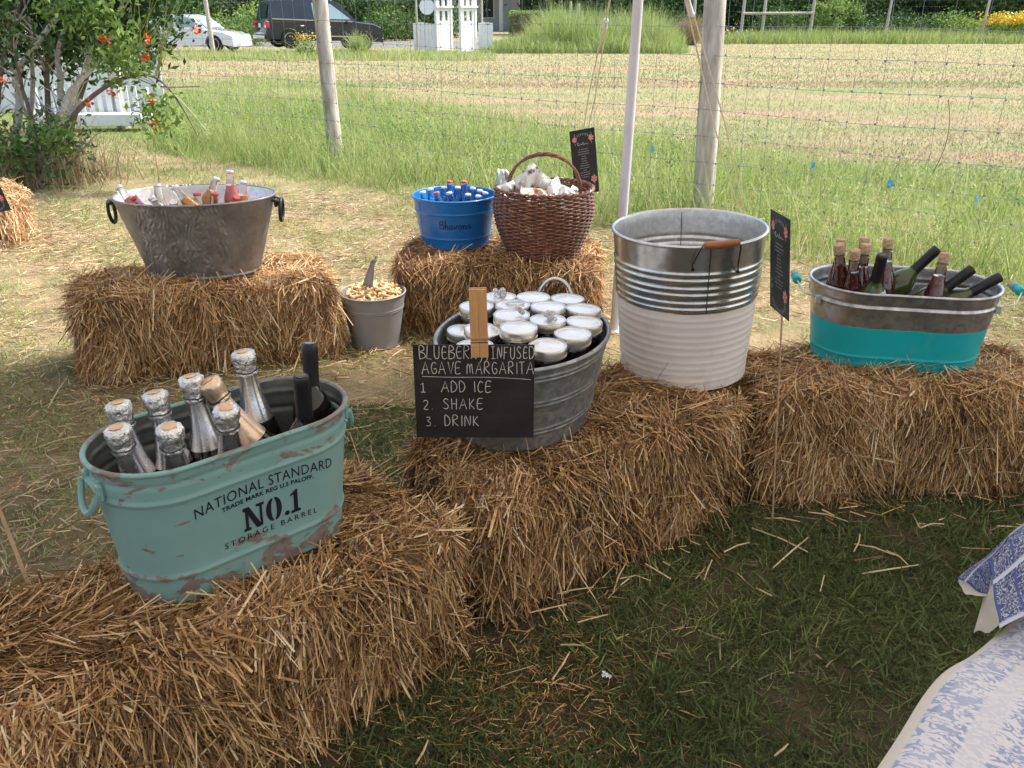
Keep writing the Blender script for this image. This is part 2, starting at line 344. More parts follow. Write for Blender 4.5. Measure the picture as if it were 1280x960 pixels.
def np_obj(name, verts, quads, mat, parent=None, rnd=None, smooth=False):
    me = bpy.data.meshes.new(name); n = len(verts); q = len(quads); k = quads.shape[1]
    me.vertices.add(n); me.vertices.foreach_set('co', verts.astype(np.float32).ravel())
    me.loops.add(q * k); me.loops.foreach_set('vertex_index', quads.astype(np.int32).ravel())
    me.polygons.add(q); me.polygons.foreach_set('loop_start', np.arange(0, q * k, k, dtype=np.int32))
    if smooth: me.polygons.foreach_set('use_smooth', np.ones(q, dtype=bool))
    if rnd is not None:
        a = me.attributes.new('rnd', 'FLOAT', 'POINT'); a.data.foreach_set('value', rnd.astype(np.float32))
    me.materials.append(M[mat] if isinstance(mat, str) else mat); me.update(calc_edges=True)
    o = bpy.data.objects.new(name, me); COL.objects.link(o); o.parent = parent; return o

def nrm(a): return a / np.maximum(np.linalg.norm(a, axis=-1, keepdims=True), 1e-9)
def ribbons(P, D, L, Wd, bend, seg=2, fold=0.35, taper=1.0, tip=.12, side=None):
    """N bent V-folded ribbons. P base, D direction, bend vector added quadratically"""
    N = len(P); D = nrm(D)
    rv = rng.normal(size=(N, 3)) if side is None else side
    U = nrm(np.cross(D, rv)); V = np.cross(D, U)
    vs = []
    for i in range(seg + 1):
        t = i / seg
        c = P + D * (L * t)[:, None] + bend * (t * t)
        w = Wd * ((1 - t) * 1 + t * tip if taper else 1.0) * .5
        w = w[:, None]
        if fold: vs.append(np.stack([c - U * w, c + V * w * fold * 2, c + U * w], 1))
        else: vs.append(np.stack([c - U * w, c + U * w], 1))
    k = 3 if fold else 2
    v = np.concatenate(vs, 1); per = (seg + 1) * k
    loc = []
    for i in range(seg):
        for j in range(k - 1):
            loc.append([i * k + j, i * k + j + 1, (i + 1) * k + j + 1, (i + 1) * k + j])
    loc = np.array(loc); q = (np.arange(N)[:, None, None] * per + loc[None]).reshape(-1, 4)
    return v.reshape(-1, 3), q, per
def leaves(C, N_, size, aspect=.5):
    """rhombic leaves, slightly folded: centres C, axis random"""
    n = len(C); A = nrm(rng.normal(size=(n, 3)) + np.array([0, 0, -.2])); U = nrm(np.cross(A, rng.normal(size=(n, 3)))); Nn = np.cross(A, U)
    s = size[:, None]
    v = np.stack([C - A * s * .5, C + U * s * aspect * .5 - Nn * s * .08, C + A * s * .5, C - U * s * aspect * .5 - Nn * s * .08], 1).reshape(-1, 3)
    q = np.arange(n * 4).reshape(-1, 4)
    return v, q

def empty(name, loc=(0, 0, 0), rz=0, label=None, cat=None, group=None, rot=None):
    o = bpy.data.objects.new(name, None); COL.objects.link(o); o.location = loc
    o.rotation_euler = rot if rot else (0, 0, rz); o.empty_display_size = .1
    return tag(o, label, cat, group)
def tag(o, label=None, cat=None, group=None, kind=None):
    if label: o['label'] = label
    if cat: o['category'] = cat
    if group: o['group'] = group
    if kind: o['kind'] = kind
    return o
KIDS = {}
def copy_tree(o, parent=None):
    c = o.copy(); COL.objects.link(c); c.parent = parent
    for ch in [x for x in o.children]: copy_tree(ch, c)
    return c
def dirrot(d): return Vector(d).to_track_quat('Z', 'Y').to_euler()

# ------------------------------------------------------------------ setting: ground, road
FA = np.array([-2.05, 10.14]); FB = np.array([1.63, 7.25]); FD = (FB - FA) / np.linalg.norm(FB - FA); FN = np.array([-FD[1], FD[0]])  # fence line, normal pointing away
def fence_d(x, y): return (x - FA[0]) * FN[0] + (y - FA[1]) * FN[1]
def ground_mat():
    m, nt, b = nmat('ground'); b.inputs['Roughness'].default_value = .95; b.inputs['Specular IOR Level'].default_value = .1
    v = coords(nt); sep = nt.nodes.new("ShaderNodeSeparateXYZ"); lk(nt, v, sep.inputs[0])
    x, y = sep.outputs[0], sep.outputs[1]
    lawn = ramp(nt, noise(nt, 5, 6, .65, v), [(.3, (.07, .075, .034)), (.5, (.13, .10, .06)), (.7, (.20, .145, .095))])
    dry = ramp(nt, noise(nt, 2.2, 8, .7, v), [(.3, (.13, .15, .06)), (.42, (.24, .21, .11)), (.58, (.38, .29, .17)), (.8, (.47, .36, .23))])
    vf = coords(nt, (.22, 1, 1), rot=(0, 0, .12))
    field = ramp(nt, noise(nt, .9, 9, .72, vf), [(.34, (.18, .24, .09)), (.45, (.25, .26, .12)), (.54, (.32, .26, .15)), (.66, (.38, .28, .18)), (.85, (.30, .20, .13))])
    # lawn under the tent gives way to dry ground further out
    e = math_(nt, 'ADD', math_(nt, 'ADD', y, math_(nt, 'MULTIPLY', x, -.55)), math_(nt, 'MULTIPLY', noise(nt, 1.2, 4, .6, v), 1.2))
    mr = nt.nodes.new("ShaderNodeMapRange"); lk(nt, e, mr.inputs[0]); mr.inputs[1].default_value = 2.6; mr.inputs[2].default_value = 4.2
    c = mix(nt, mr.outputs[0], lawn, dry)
    fd = math_(nt, 'ADD', math_(nt, 'MULTIPLY', math_(nt, 'ADD', x, 2.05), float(FN[0])), math_(nt, 'MULTIPLY', math_(nt, 'ADD', y, -10.14), float(FN[1])))
    mr2 = nt.nodes.new("ShaderNodeMapRange"); lk(nt, fd, mr2.inputs[0]); mr2.inputs[1].default_value = -1.2; mr2.inputs[2].default_value = -.4
    weed = ramp(nt, noise(nt, 3, 5, .6, v), [(.3, (.12, .17, .05)), (.7, (.26, .27, .10))])
    c = mix(nt, mr2.outputs[0], c, weed)
    mr3 = nt.nodes.new("ShaderNodeMapRange"); lk(nt, math_(nt, 'ADD', fd, math_(nt, 'MULTIPLY', noise(nt, .7, 3, .5, v), 2)), mr3.inputs[0]); mr3.inputs[1].default_value = 3.5; mr3.inputs[2].default_value = 5.5
    c = mix(nt, mr3.outputs[0], c, field)
    lk(nt, c, b.inputs['Base Color']); bump(nt, b, noise(nt, 22, 8, .75, v), 1.0, .03); return m
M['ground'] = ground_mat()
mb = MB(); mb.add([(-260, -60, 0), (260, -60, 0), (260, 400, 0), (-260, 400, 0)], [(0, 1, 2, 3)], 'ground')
g = mb.build('ground', smooth=False); tag(g, kind='structure')
mb = MB(); mb.add([(-120, 43.5, .004), (9, 43.5, .004), (9, 50.5, .004), (-120, 50.5, .004)], [(0, 1, 2, 3)], 'asphalt')
mb.add([(5, 49, .005), (9, 49, .005), (26, 130, .005), (20, 130, .005)], [(0, 1, 2, 3)], 'asphalt')
tag(mb.build('road', smooth=False), kind='structure')

# ------------------------------------------------------------------ straw bales
def lump(p, s, seed):
    a = seed * 1.7
    return (np.sin(p[:, 0] * 9 * s + a) * np.sin(p[:, 1] * 11 * s + a * 2) + np.sin(p[:, 2] * 14 * s + p[:, 0] * 5 + a) * .6 + np.sin(p[:, 0] * 23 + p[:, 2] * 17 + a) * .35)
def bale_surface(p, hx, hy, h, r, seed):
    c = p.copy(); c[:, 2] -= h / 2; inner = np.array([hx - r, hy - r, h / 2 - r])
    q = np.clip(c, -inner, inner); n = nrm(c - q); pos = q + n * r
    pos = pos + n * (lump(pos, 1, seed) * .017)[:, None]
    # squash the ends a little
    pos[:, 2] -= .02 * (np.abs(pos[:, 0]) / hx) ** 4 * (pos[:, 2] > 0)
    pos[:, 2] += h / 2; return pos, n
def bale(loc, rz, length, width, h, seed, count, label, wscale=1.0, faces=(1, 1, 1, 1, 1), tone=0.0, lscale=1.0):
    root = empty('straw_bale', loc, R(rz), label, 'straw bale', 'straw bales holding the tubs')
    hx, hy = length / 2, width / 2; r = .07
    # core
    vs = []; fs = []; n = 14
    def face(o, a, b_, na, nb):
        base = len(vs)
        for i in range(na + 1):
            for j in range(nb + 1): vs.append([o[k] + a[k] * i / na + b_[k] * j / nb for k in range(3)])
        for i in range(na):
            for j in range(nb):
                q = base + i * (nb + 1) + j; fs.append([q, q + 1, q + nb + 2, q + nb + 1])
    face((-hx, -hy, h), (2 * hx, 0, 0), (0, 2 * hy, 0), 30, 14); face((-hx, -hy, 0), (2 * hx, 0, 0), (0, 0, h), 30, 12)
    face((-hx, hy, 0), (2 * hx, 0, 0), (0, 0, h), 30, 12); face((-hx, -hy, 0), (0, 2 * hy, 0), (0, 0, h), 14, 12)
    face((hx, -hy, 0), (0, 2 * hy, 0), (0, 0, h), 14, 12); face((-hx, -hy, 0), (2 * hx, 0, 0), (0, 2 * hy, 0), 8, 6)
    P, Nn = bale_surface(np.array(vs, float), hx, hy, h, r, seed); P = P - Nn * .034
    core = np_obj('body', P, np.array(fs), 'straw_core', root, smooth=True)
    # straws: five faces
    areas = np.array([length * width, length * h, length * h, width * h, width * h]) * np.array(faces); areas = areas / areas.sum()
    AP = []; AD = []; AL = []; AN = []
    for k, fr in enumerate(areas):
        m_ = int(count * fr)
        if m_ == 0: continue
        a = rng.random(m_); b_ = rng.random(m_)
        if k == 0: p = np.stack([(a * 2 - 1) * hx, (b_ * 2 - 1) * hy, np.full(m_, h)], 1)
        elif k == 1: p = np.stack([(a * 2 - 1) * hx, np.full(m_, -hy), b_ * h], 1)
        elif k == 2: p = np.stack([(a * 2 - 1) * hx, np.full(m_, hy), b_ * h], 1)
        elif k == 3: p = np.stack([np.full(m_, -hx), (a * 2 - 1) * hy, b_ * h], 1)
        else: p = np.stack([np.full(m_, hx), (a * 2 - 1) * hy, b_ * h], 1)
        P, Nn = bale_surface(p, hx, hy, h, r, seed)
        if k == 0:
            # clumps share a direction
            th = 1.9 * np.sin(P[:, 0] * 9 + seed) + 1.6 * np.sin(P[:, 1] * 17 + P[:, 0] * 6 + seed * 2) + rng.normal(size=m_) * .7
            d = np.stack([np.cos(th), np.sin(th), np.zeros(m_)], 1)
        elif k in (1, 2):
            th = .45 * np.sin(P[:, 0] * 13 + P[:, 2] * 6 + seed) + rng.normal(size=m_) * .33 + np.where(rng.random(m_) < .22, rng.normal(size=m_) * 1.6, 0)
            d = np.stack([np.sin(th), np.zeros(m_), -np.cos(th)], 1)
        else:
            th = rng.normal(size=m_) * .8
            d = np.stack([np.zeros(m_), np.sin(th), -np.cos(th)], 1)
        d = nrm(d - Nn * np.sum(d * Nn, 1, keepdims=True))
        lift = np.abs(rng.normal(size=m_)) * (.16 if k else .13) + np.where(rng.random(m_) < .05, .6, 0)
        d = nrm(d + Nn * lift[:, None])
        L = (.045 + .11 * rng.random(m_) ** 1.3 + np.where(rng.random(m_) < .06, .08, 0)) * lscale
        depth = (rng.random(m_) ** 1.2) * .034 - .009
        P = P - Nn * depth[:, None] - d * (L * .5)[:, None]
        P[:, 2] = np.maximum(P[:, 2], .004)
        AP.append(P); AD.append(d); AL.append(L); AN.append(Nn)
    P = np.concatenate(AP); D = np.concatenate(AD); L = np.concatenate(AL); Nn = np.concatenate(AN)
    bend = rng.normal(size=P.shape) * (L * .13)[:, None] - np.array([0, 0, 1]) * (L * .12)[:, None] * (Nn[:, 2:3] < .6)
    Wd = (.0018 + .0028 * rng.random(len(P)) ** 2 + np.where(rng.random(len(P)) < .035, .0035, 0)) * wscale
    v, q, per = ribbons(P, D, L, Wd, bend, 2, .4, 1, .75, side=Nn + rng.normal(size=P.shape) * .5)
    v[:, 2] = np.maximum(v[:, 2], .003)
    rn = np.clip(rng.beta(1.15, 1.35, len(P)) + tone + .12 * np.sin(P[:, 0] * 13 + seed) * np.sin(P[:, 1] * 9 + P[:, 2] * 8), 0, 1)
    tag(np_obj('straw', v, q, 'straw', root, np.repeat(rn, per)), kind='stuff')
    for s_ in (-1, 1):
        y = s_ * hy * .42; pts = []
        ring = [(-hx, 0), (-hx, h), (hx, h), (hx, 0)]
        for a in range(60):
            t = a / 59 * 3; i = min(int(t), 2); f_ = t - i
            pts.append([ring[i][0] + (ring[i + 1][0] - ring[i][0]) * f_, y, ring[i][1] + (ring[i + 1][1] - ring[i][1]) * f_])
        pp, nn = bale_surface(np.array(pts, float), hx, hy, h, r, seed)
        MB().tube([tuple(x) for x in pp + nn * .004], .0022, 'twine', 5).build('twine', root)
    return root
BH = .42
def bale_corner(fx, fy, ang, length, width):
    """centre of a bale from its near right corner"""
    d = Vector((math.cos(R(ang)), math.sin(R(ang)))); n = Vector((-d.y, d.x))
    c = Vector((fx, fy)) - d * length / 2 + n * width / 2; return (c.x, c.y, 0)
bale(bale_corner(-.125, 1.825, 43, 1.2, .47), 43, 1.2, .47, BH, 1, 30000, 'straw bale in the left foreground under the mint green tub', 1.3, (1.2, 1, .3, .3, .9), .0, 1.15)
bale(bale_corner(.82, 2.60, 37.5, 1.10, .47), 37.5, 1.10, .47, BH, 2, 25000, 'straw bale in the middle under the tub of jars and chalkboard', 1.2, (1, 1, .3, .8, .3), -.04, 1.1)
bale((1.39, 2.86, 0), 3.5, 1.1, .47, BH, 3, 23000, 'straw bale on the right under the turquoise banded tub', 1.0, (1, 1, .3, .5, .5), .02)
bale((-1.50, 4.02, 0), 20, 1.2, .50, BH, 4, 18000, 'straw bale behind the mint tub, carrying the embossed grey oval tub', 1.25, (1, 1, .2, .6, .4), .05, 1.15)
bale((-.07, 4.49, 0), -10, 1.06, .58, BH, 5, 15000, 'straw bale at the back under the blue bucket and the wicker basket', 1.25, (1, 1, .2, .2, .8), -.06, 1.1)
bale((-4.22, 6.25, 0), 8, 1.1, .5, .40, 6, 6000, 'straw bale cut off by the left edge of the picture', 1.6, (1, 1, .2, .2, .8), .15, 1.5)

# ------------------------------------------------------------------ tubs
def outline(kind, L, Rr, n):
    pts = []
    if kind == 'stadium':
        per = 4 * L + 2 * PI * Rr
        for k in range(n):
            s = per * k / n
            if s < 2 * L: pts.append((-L + s, -Rr)); continue
            s -= 2 * L
            if s < PI * Rr: a = -PI / 2 + s / Rr; pts.append((L + Rr * math.cos(a), Rr * math.sin(a))); continue
            s -= PI * Rr
            if s < 2 * L: pts.append((L - s, Rr)); continue
            s -= 2 * L; a = PI / 2 + s / Rr; pts.append((-L + Rr * math.cos(a), Rr * math.sin(a)))
    else:
        for k in range(n): a = 2 * PI * k / n; pts.append((L * math.cos(a), Rr * math.sin(a)))
    return pts
def shell(name, kind, rings, parent, n=96):
    """rings: (L, R, z, material) outer bottom -> rim -> inner bottom"""
    mb = MB(); base = 0
    for (L, Rr, z, m_) in rings: mb.v += [(x, y, z) for x, y in outline(kind, L, Rr, n)]
    for i in range(len(rings) - 1):
        mi = mb.mi(rings[i + 1][3])
        for k in range(n):
            k2 = (k + 1) % n; mb.f.append((i * n + k, i * n + k2, (i + 1) * n + k2, (i + 1) * n + k)); mb.m.append(mi)
    mb.f.append(tuple(range(n))[::-1]); mb.m.append(0); mb.f.append(tuple((len(rings) - 1) * n + k for k in range(n))); mb.m.append(mb.mi(rings[-1][3]))
    return mb.build(name, parent, ang=50)
def wall_rings(kind, Lb, Rb, Lt, Rt, h, ribs, mo, mi_, roll=.006, th=.003, steps=14, ribw=.006):
    """ribs: list of (z, amplitude)"""
    def base(z):
        t = z / h; return Lb + (Lt - Lb) * t, Rb + (Rt - Rb) * t
    zs = set(i * h / steps for i in range(steps + 1))
    for (z, a) in ribs:
        for d in (-1.6, -1, -.5, 0, .5, 1, 1.6): zs.add(z + d * ribw)
    zs = sorted(z for z in zs if 0 <= z <= h - .002)
    def off(z): return sum(a * math.exp(-((z - rz) / ribw) ** 2 * 1.6) for rz, a in ribs)
    rings = [(base(0)[0] - .006 * (kind != 'stadium'), base(0)[1] - .006, 0, mo)]
    def ent(z, o, m_):
        L, Rr = base(z); return (L + (o if kind != 'stadium' else 0), Rr + o, z, m_)
    rings.append(ent(.002, .002, mo)); rings.append(ent(.006, .002, mo))
    for z in zs:
        if z > .008: rings.append(ent(z, off(z), mo))
    for a in range(0, 8):
        an = -PI / 2 + a * PI * 1.5 / 7 * 1.0
        L, Rr = base(h); o = roll * math.cos(an); rings.append((L + (o if kind != 'stadium' else 0), Rr + o, h + roll * math.sin(an) , mo))
    for z in reversed(zs):
        if z > .012: rings.append(ent(z, off(z) - th, mi_))
    L, Rr = base(.01); rings.append((L - (.004 if kind != 'stadium' else 0), Rr - .004, .010, mi_)); return rings

# --- stroke lettering
SF = {
 'A': [[(0, 0), (.42, 1), (.8, 0)], [(.12, .38), (.68, .40)]], 'B': [[(0, 0), (.03, 1), (.5, .93), (.55, .7), (.05, .52), (.6, .42), (.62, .1), (0, 0)]],
 'L': [[(.05, 1), (0, .02), (.5, 0)]], 'U': [[(0, 1), (.02, .25), (.25, 0), (.52, .2), (.58, 1)]],
 'E': [[(.55, .92), (.2, 1), (.02, .6), (.06, .15), (.3, 0), (.58, .1)], [(.02, .52), (.5, .54)]],
 'e': [[(.6, 1), (.06, .97), (.02, .02), (.6, .05)], [(.03, .52), (.5, .54)]],
 'R': [[(0, 0), (.03, 1), (.45, .97), (.52, .7), (.05, .5), (.6, 0)]], 'Y': [[(0, 1), (.22, .6), (.5, 1)], [(.5, 1), (.3, 0), (.1, -.3)]],
 'I': [[(.15, 1), (.15, 0)]], 'i': [[(0, 1), (.5, .98)], [(.25, 1), (.25, .02)], [(-.02, .0), (.5, .02)]],
 'N': [[(0, 0), (.06, 1), (.55, .05), (.6, 1)]], 'F': [[(.02, 0), (.03, 1), (.55, .97)], [(.03, .52), (.42, .53)]],
 'S': [[(.55, .85), (.3, 1), (.05, .78), (.5, .35), (.4, .04), (0, .08)]], 'D': [[(.02, 0), (0, 1), (.4, .9), (.6, .5), (.4, .1), (.02, 0)]],
 'G': [[(.58, .85), (.3, 1), (.03, .55), (.2, .05), (.55, .12), (.56, .42), (.3, .42)]], 'V': [[(0, 1), (.3, 0), (.62, 1)]],
 'M': [[(0, 0), (.06, .72), (.2, .8), (.32, .6), (.34, .05)], [(.34, .6), (.48, .82), (.62, .72), (.68, 0)]],
 'T': [[(-.02, .98), (.62, 1)], [(.3, 1), (.28, 0)]], 'C': [[(.55, .85), (.3, 1), (.04, .6), (.12, .12), (.35, 0), (.56, .1)]],
 'H': [[(0, 1), (.03, 0)], [(.55, 1), (.55, 0)], [(0, .5), (.55, .53)]], 'K': [[(.02, 1), (.02, 0)], [(.5, .95), (.04, .45), (.58, 0)]],
 '1': [[(0, .8), (.25, 1), (.25, .02)], [(-.02, .0), (.5, .0)]], '2': [[(0, .8), (.2, 1), (.45, .85), (.42, .55), (0, .02), (.5, .0)]],
 '3': [[(.02, .95), (.3, 1), (.42, .78), (.15, .55), (.45, .35), (.38, .05), (.0, .02)]], '.': [[(.05, .03), (.08, .0)]], ',': [[(.1, .1), (.05, -.15)]],
 'P': [[(0, 0), (.03, 1), (.5, .9), (.48, .6), (.03, .5)]],
}
ADV = {'A': .95, 'M': .88, 'I': .4, 'i': .7, '.': .35, ' ': .55, 'N': .8}
def stroke_text(mb, txt, x, z, h, w, mat, place, wob=.02, adv=1.0, track=0.0):
    cx = x
    for ch in txt:
        if ch != ' ':
            for st in SF[ch]:
                pts = [(cx + p[0] * h * .85 * adv + random.uniform(-1, 1) * wob * h, z + p[1] * h + random.uniform(-1, 1) * wob * h) for p in st]
                stroke(mb, pts, w, mat, place)
        cx += ADV.get(ch, .76) * h * adv + track
    return cx
def smooth_poly(pts, k=4):
    if len(pts) < 3: return pts
    out = []
    P = [pts[0]] + list(pts) + [pts[-1]]
    for i in range(1, len(P) - 2):
        for j in range(k):
            t = j / k; a, b_, c, d = P[i - 1], P[i], P[i + 1], P[i + 2]
            out.append(tuple(.5 * (2 * b_[q] + (c[q] - a[q]) * t + (2 * a[q] - 5 * b_[q] + 4 * c[q] - d[q]) * t * t + (3 * b_[q] - a[q] - 3 * c[q] + d[q]) * t ** 3) for q in range(len(a))))
    out.append(tuple(pts[-1])); return out
def stroke(mb, pts, w, mat, place, sm=True):
    if sm and len(pts) > 3: pts = smooth_poly(pts, 3)
    vs = []
    for i, p in enumerate(pts):
        a = pts[max(i - 1, 0)]; b_ = pts[min(i + 1, len(pts) - 1)]
        dx, dz = b_[0] - a[0], b_[1] - a[1]; l = math.hypot(dx, dz) or 1
        ww = w * random.uniform(.8, 1.15) / 2
        vs += [place(p[0] - dz / l * ww, p[1] + dx / l * ww), place(p[0] + dz / l * ww, p[1] - dx / l * ww)]
    mb.add(vs, [(2 * i, 2 * i + 1, 2 * i + 3, 2 * i + 2) for i in range(len(pts) - 1)], mat)
def font_mesh(txt, size, space=1.0, sx=1.0, bold=0.0):
    cu = bpy.data.curves.new('lettering', 'FONT'); cu.body = txt; cu.size = size; cu.space_character = space; cu.align_x = 'CENTER'; cu.resolution_u = 3; cu.offset = bold
    o = bpy.data.objects.new('lettering', cu); COL.objects.link(o)
    dg = bpy.context.evaluated_depsgraph_get(); me = bpy.data.meshes.new_from_object(o.evaluated_get(dg))
    vs = [(v.co.x * sx, v.co.y) for v in me.vertices]; fs = [tuple(p.vertices) for p in me.polygons]
    bpy.data.objects.remove(o); bpy.data.curves.remove(cu); bpy.data.meshes.remove(me); return vs, fs

# === mint tub
T1 = Vector((-.645, 1.705, BH + .005)); MH = .335; ML, MRB, MRT = .138, .118, .152
mint_tub = empty('oval_tub', T1, R(42), 'chipped mint green oval tub lettered NO.1 full of foil topped bottles', 'tub', 'metal tubs and buckets on the bales')
shell('body', 'stadium', wall_rings('stadium', ML, MRB, ML, MRT, MH, [(.07, .004), (.262, .004), (.305, -.003)], 'mint', 'mint_inside', .006, ribw=.008), mint_tub)
def mint_surface(u, z, off=.0012):
    Rr = MRB + (MRT - MRB) * z / MH
    for rz, a in [(.07, .004), (.262, .004), (.305, -.003)]: Rr += a * math.exp(-((z - rz) / .008) ** 2 * 1.6)
    q = Rr + off
    if abs(u) <= ML: return (u, -q, z)
    ph = (abs(u) - ML) / Rr; s_ = 1 if u > 0 else -1
    return (s_ * (ML + q * math.sin(ph)), -q * math.cos(ph), z)
mb = MB()
def curved_text(txt, size, zc, arc, u0, space, sx=1.0, bold=0.0, mat='marker'):
    vs, fs = font_mesh(txt, size, space, sx, bold)
    out = []
    for (x, y) in vs:
        yy = y + arc * (1 - (x / .16) ** 2); out.append(mint_surface(u0 + x, zc + yy))
    mb.add(out, fs, mat)
U0 = .022
curved_text('NATIONAL STANDARD', .037, .207, .016, U0, 1.08, .80)
curved_text('TRADE MARK REG U.S PALOFF.', .0155, .190, .015, U0 + .003, 1.05, .98, .0004)
curved_text('STORAGE BARREL', .021, .098, .006, U0 + .004, 1.42, 1.0)
def slab(polys, x0, zb, h, w):
    for poly in polys: mb.add([mint_surface(U0 + x0 + p[0] * w, zb + p[1] * h) for p in poly], [tuple(range(len(poly)))], 'marker')
NH, NZ = .062, .126
slab([[(0, 0), (.34, 0), (.34, .1), (.24, .13), (.24, .8), (.1, .92), (0, .92), (0, .86), (.1, .83), (.1, .13), (0, .1)]], -.062, NZ, NH, .05)
slab([[(.0, 1), (.30, 1), (.80, .12), (.80, .0), (.60, 0), (.12, .86), (0, .9)]], -.062, NZ, NH, .05)
slab([[(.62, 1), (1.0, 1), (1.0, .9), (.90, .87), (.90, .0), (.78, .05), (.78, .87), (.62, .9)]], -.062, NZ, NH, .05)
def ohalf(s_, x0, w):
    pts_o = [(.5 + s_ * (.06 + .44 * math.sin(a)), .5 + .5 * math.cos(a)) for a in [i * PI / 10 for i in range(11)]]
    pts_i = [(.5 + s_ * (.06 + .12 * math.sin(a)), .5 + .40 * math.cos(a)) for a in [i * PI / 10 for i in range(11)]]
    for i in range(10): slab([[pts_o[i], pts_o[i + 1], pts_i[i + 1], pts_i[i]]], x0, NZ, NH, w)
ohalf(-1, -.008, .038); ohalf(1, -.008, .038)
slab([[(.5 + .5 * math.cos(a), .5 + .5 * math.sin(a)) for a in [i * PI / 6 for i in range(12)]]], .036, NZ, .013, .012)
slab([[(0, 0), (1, 0), (1, .1), (.74, .14), (.74, 1), (.6, 1), (.0, .84), (0, .76), (.32, .8), (.32, .14), (0, .1)]], .052, NZ, NH, .024)
mb.build('printed_lettering', mint_tub, smooth=False, fix=False)
for s_ in (-1, 1):      # ear handles on both ends
    xe = s_ * (ML + MRT)
    hb = MB(); hb.tube([(xe - s_ * .006, y_, .285 + dz) for y_, dz in ((-.045, 0), (.045, 0))], .009, 'mint', 8)
    pts = [(xe + s_ * (.004 + .016 * math.sin(a)), -.045 * math.cos(a), .285 - .055 * math.sin(a)) for a in [i * PI / 12 for i in range(13)]]
    hb.tube(pts, .0075, 'mint', 8)
    for y_ in (-.04, .04): hb.box((xe - s_ * .004, y_, .285), (.014, .02, .04), 'mint', bev=.004)
    hb.build('handle', mint_tub)

# --- bottles
def champagne(foil='silver_foil', crink='crinkle_foil'):
    root = empty('champagne_bottle')
    b = MB(); b.lathe([(.040, 0), (.052, .004), (.055, .012), (.055, .17), (.053, .195), (.045, .225), (.036, .25), (.028, .275)], 'black_glass', 28); b.build('bottle_glass', root)
    b = MB(); b.lathe([(.0405, .2405), (.0345, .262), (.0285, .285), (.0235, .315), (.0205, .34), (.0205, .352)], foil, 28, cap0=False, cap1=False); b.build('neck_foil', root)
    b = MB(); prof = [(.0215, .350), (.0245, .356), (.0215, .362), (.0235, .372), (.0262, .384), (.0272, .395), (.0262, .403), (.0215, .4075), (.004, .4085)]
    b.lathe(prof, crink, 40, cap0=False)
    for i, p in enumerate(b.v):
        a = math.atan2(p[1], p[0]); k = 1 + .06 * math.sin(a * 9 + p[2] * 300) + .035 * math.sin(a * 17 - p[2] * 500) + random.uniform(-.012, .012)
        if math.hypot(p[0], p[1]) < .01: k = 1
        b.v[i] = (p[0] * k, p[1] * k, p[2])
    b.build('foil_cap', root, ang=60)
    b = MB(); b.tube([(.0245 * math.cos(a), .0245 * math.sin(a), .361 + .0012 * math.sin(3 * a)) for a in [i * 2 * PI / 28 for i in range(28)]], .0014, 'black_iron', 5, closed=True); b.build('wire', root)
    b = MB(); b.lathe([(.014, .4085), (.015, .4098), (.013, .4105)], 'cork_disc', 20); b.build('cap_disc', root)
    return root
def wine(glassm='black_glass', label='label', capm='black_foil'):
    root = empty('wine_bottle')
    b = MB(); b.lathe([(.038, 0), (.047, .005), (.048, .012), (.048, .20), (.046, .225), (.036, .25), (.022, .268), (.0175, .285), (.0165, .30)], glassm, 28); b.build('bottle_glass', root)
    b = MB(); b.lathe([(.0192, .272), (.0185, .30), (.0182, .355), (.0188, .362), (.0182, .367), (.0182, .378), (.016, .382)], capm, 24, cap0=False)
    b.lathe([(.0115, .3823), (.012, .3832), (.008, .3835)], 'black_glass', 16); b.build('capsule', root)
    b = MB(); n = 14
    for i in range(n):
        pass
    vs = []
    for i in range(n + 1):
        a = -1.3 + 2.6 * i / n; rr = .0485; vs += [(rr * math.cos(a), rr * math.sin(a), .08), (rr * math.cos(a), rr * math.sin(a), .185)]
    b.add(vs, [(2 * i, 2 * i + 2, 2 * i + 3, 2 * i + 1) for i in range(n)], label)
    vs = []
    for i in range(9):      # small neck label
        a = -.9 + 1.8 * i / 8; vs += [((.0372) * math.cos(a), .0372 * math.sin(a), .2495), ((.0470) * math.cos(a), .0470 * math.sin(a), .2255)]
    b.add(vs, [(2 * i, 2 * i + 2, 2 * i + 3, 2 * i + 1) for i in range(8)], label)
    b.build('paper_label', root, fix=False)
    return root
def rose_bottle():
    root = empty('rose_bottle')
    out = [(.036, 0), (.046, .004), (.047, .012), (.047, .15), (.044, .19), (.034, .24), (.024, .28), (.0185, .31), (.0175, .335)]
    b = MB(); b.lathe(out + [(.019, .337), (.019, .345), (.0165, .346), (.0150, .337)] + [(.0155, .31), (.0145, .305)], 'glass', 24, cap1=False); b.build('bottle_glass', root)
    b = MB(); b.lathe([(.034, .005), (.0445, .012), (.0445, .15), (.0415, .19), (.0315, .24), (.0215, .28), (.0165, .30)], 'rose', 24); b.build('wine', root)
    b = MB(); b.lathe([(.0148, .315), (.0148, .346), (.0175, .348), (.0180, .372), (.0165, .380), (.015, .381)], 'cork', 20); b.build('cork', root)
    return root
def soda(liq, capm, full=.14, k=1.2):
    root = empty('soda_bottle'); root.scale = (k, k, k)
    b = MB(); b.lathe([(.026, 0), (.033, .004), (.034, .01), (.034, .115), (.031, .14), (.021, .175), (.0150, .205), (.0140, .232)], 'glass', 20); b.build('bottle_glass', root)
    if liq:
        pr = [(.031, .006), (.0325, .012), (.0325, .115), (.0295, .139), (.0205, .170), (.0175, .185)]
        b = MB(); b.lathe([p for p in pr if p[1] <= full + .05], liq, 20); b.build('drink', root)
    b = MB(); b.lathe([(.0148, .230), (.0156, .232), (.0152, .238), (.0128, .241)], capm, 18); b.build('bottle_cap', root)
    return root
CONT = {}
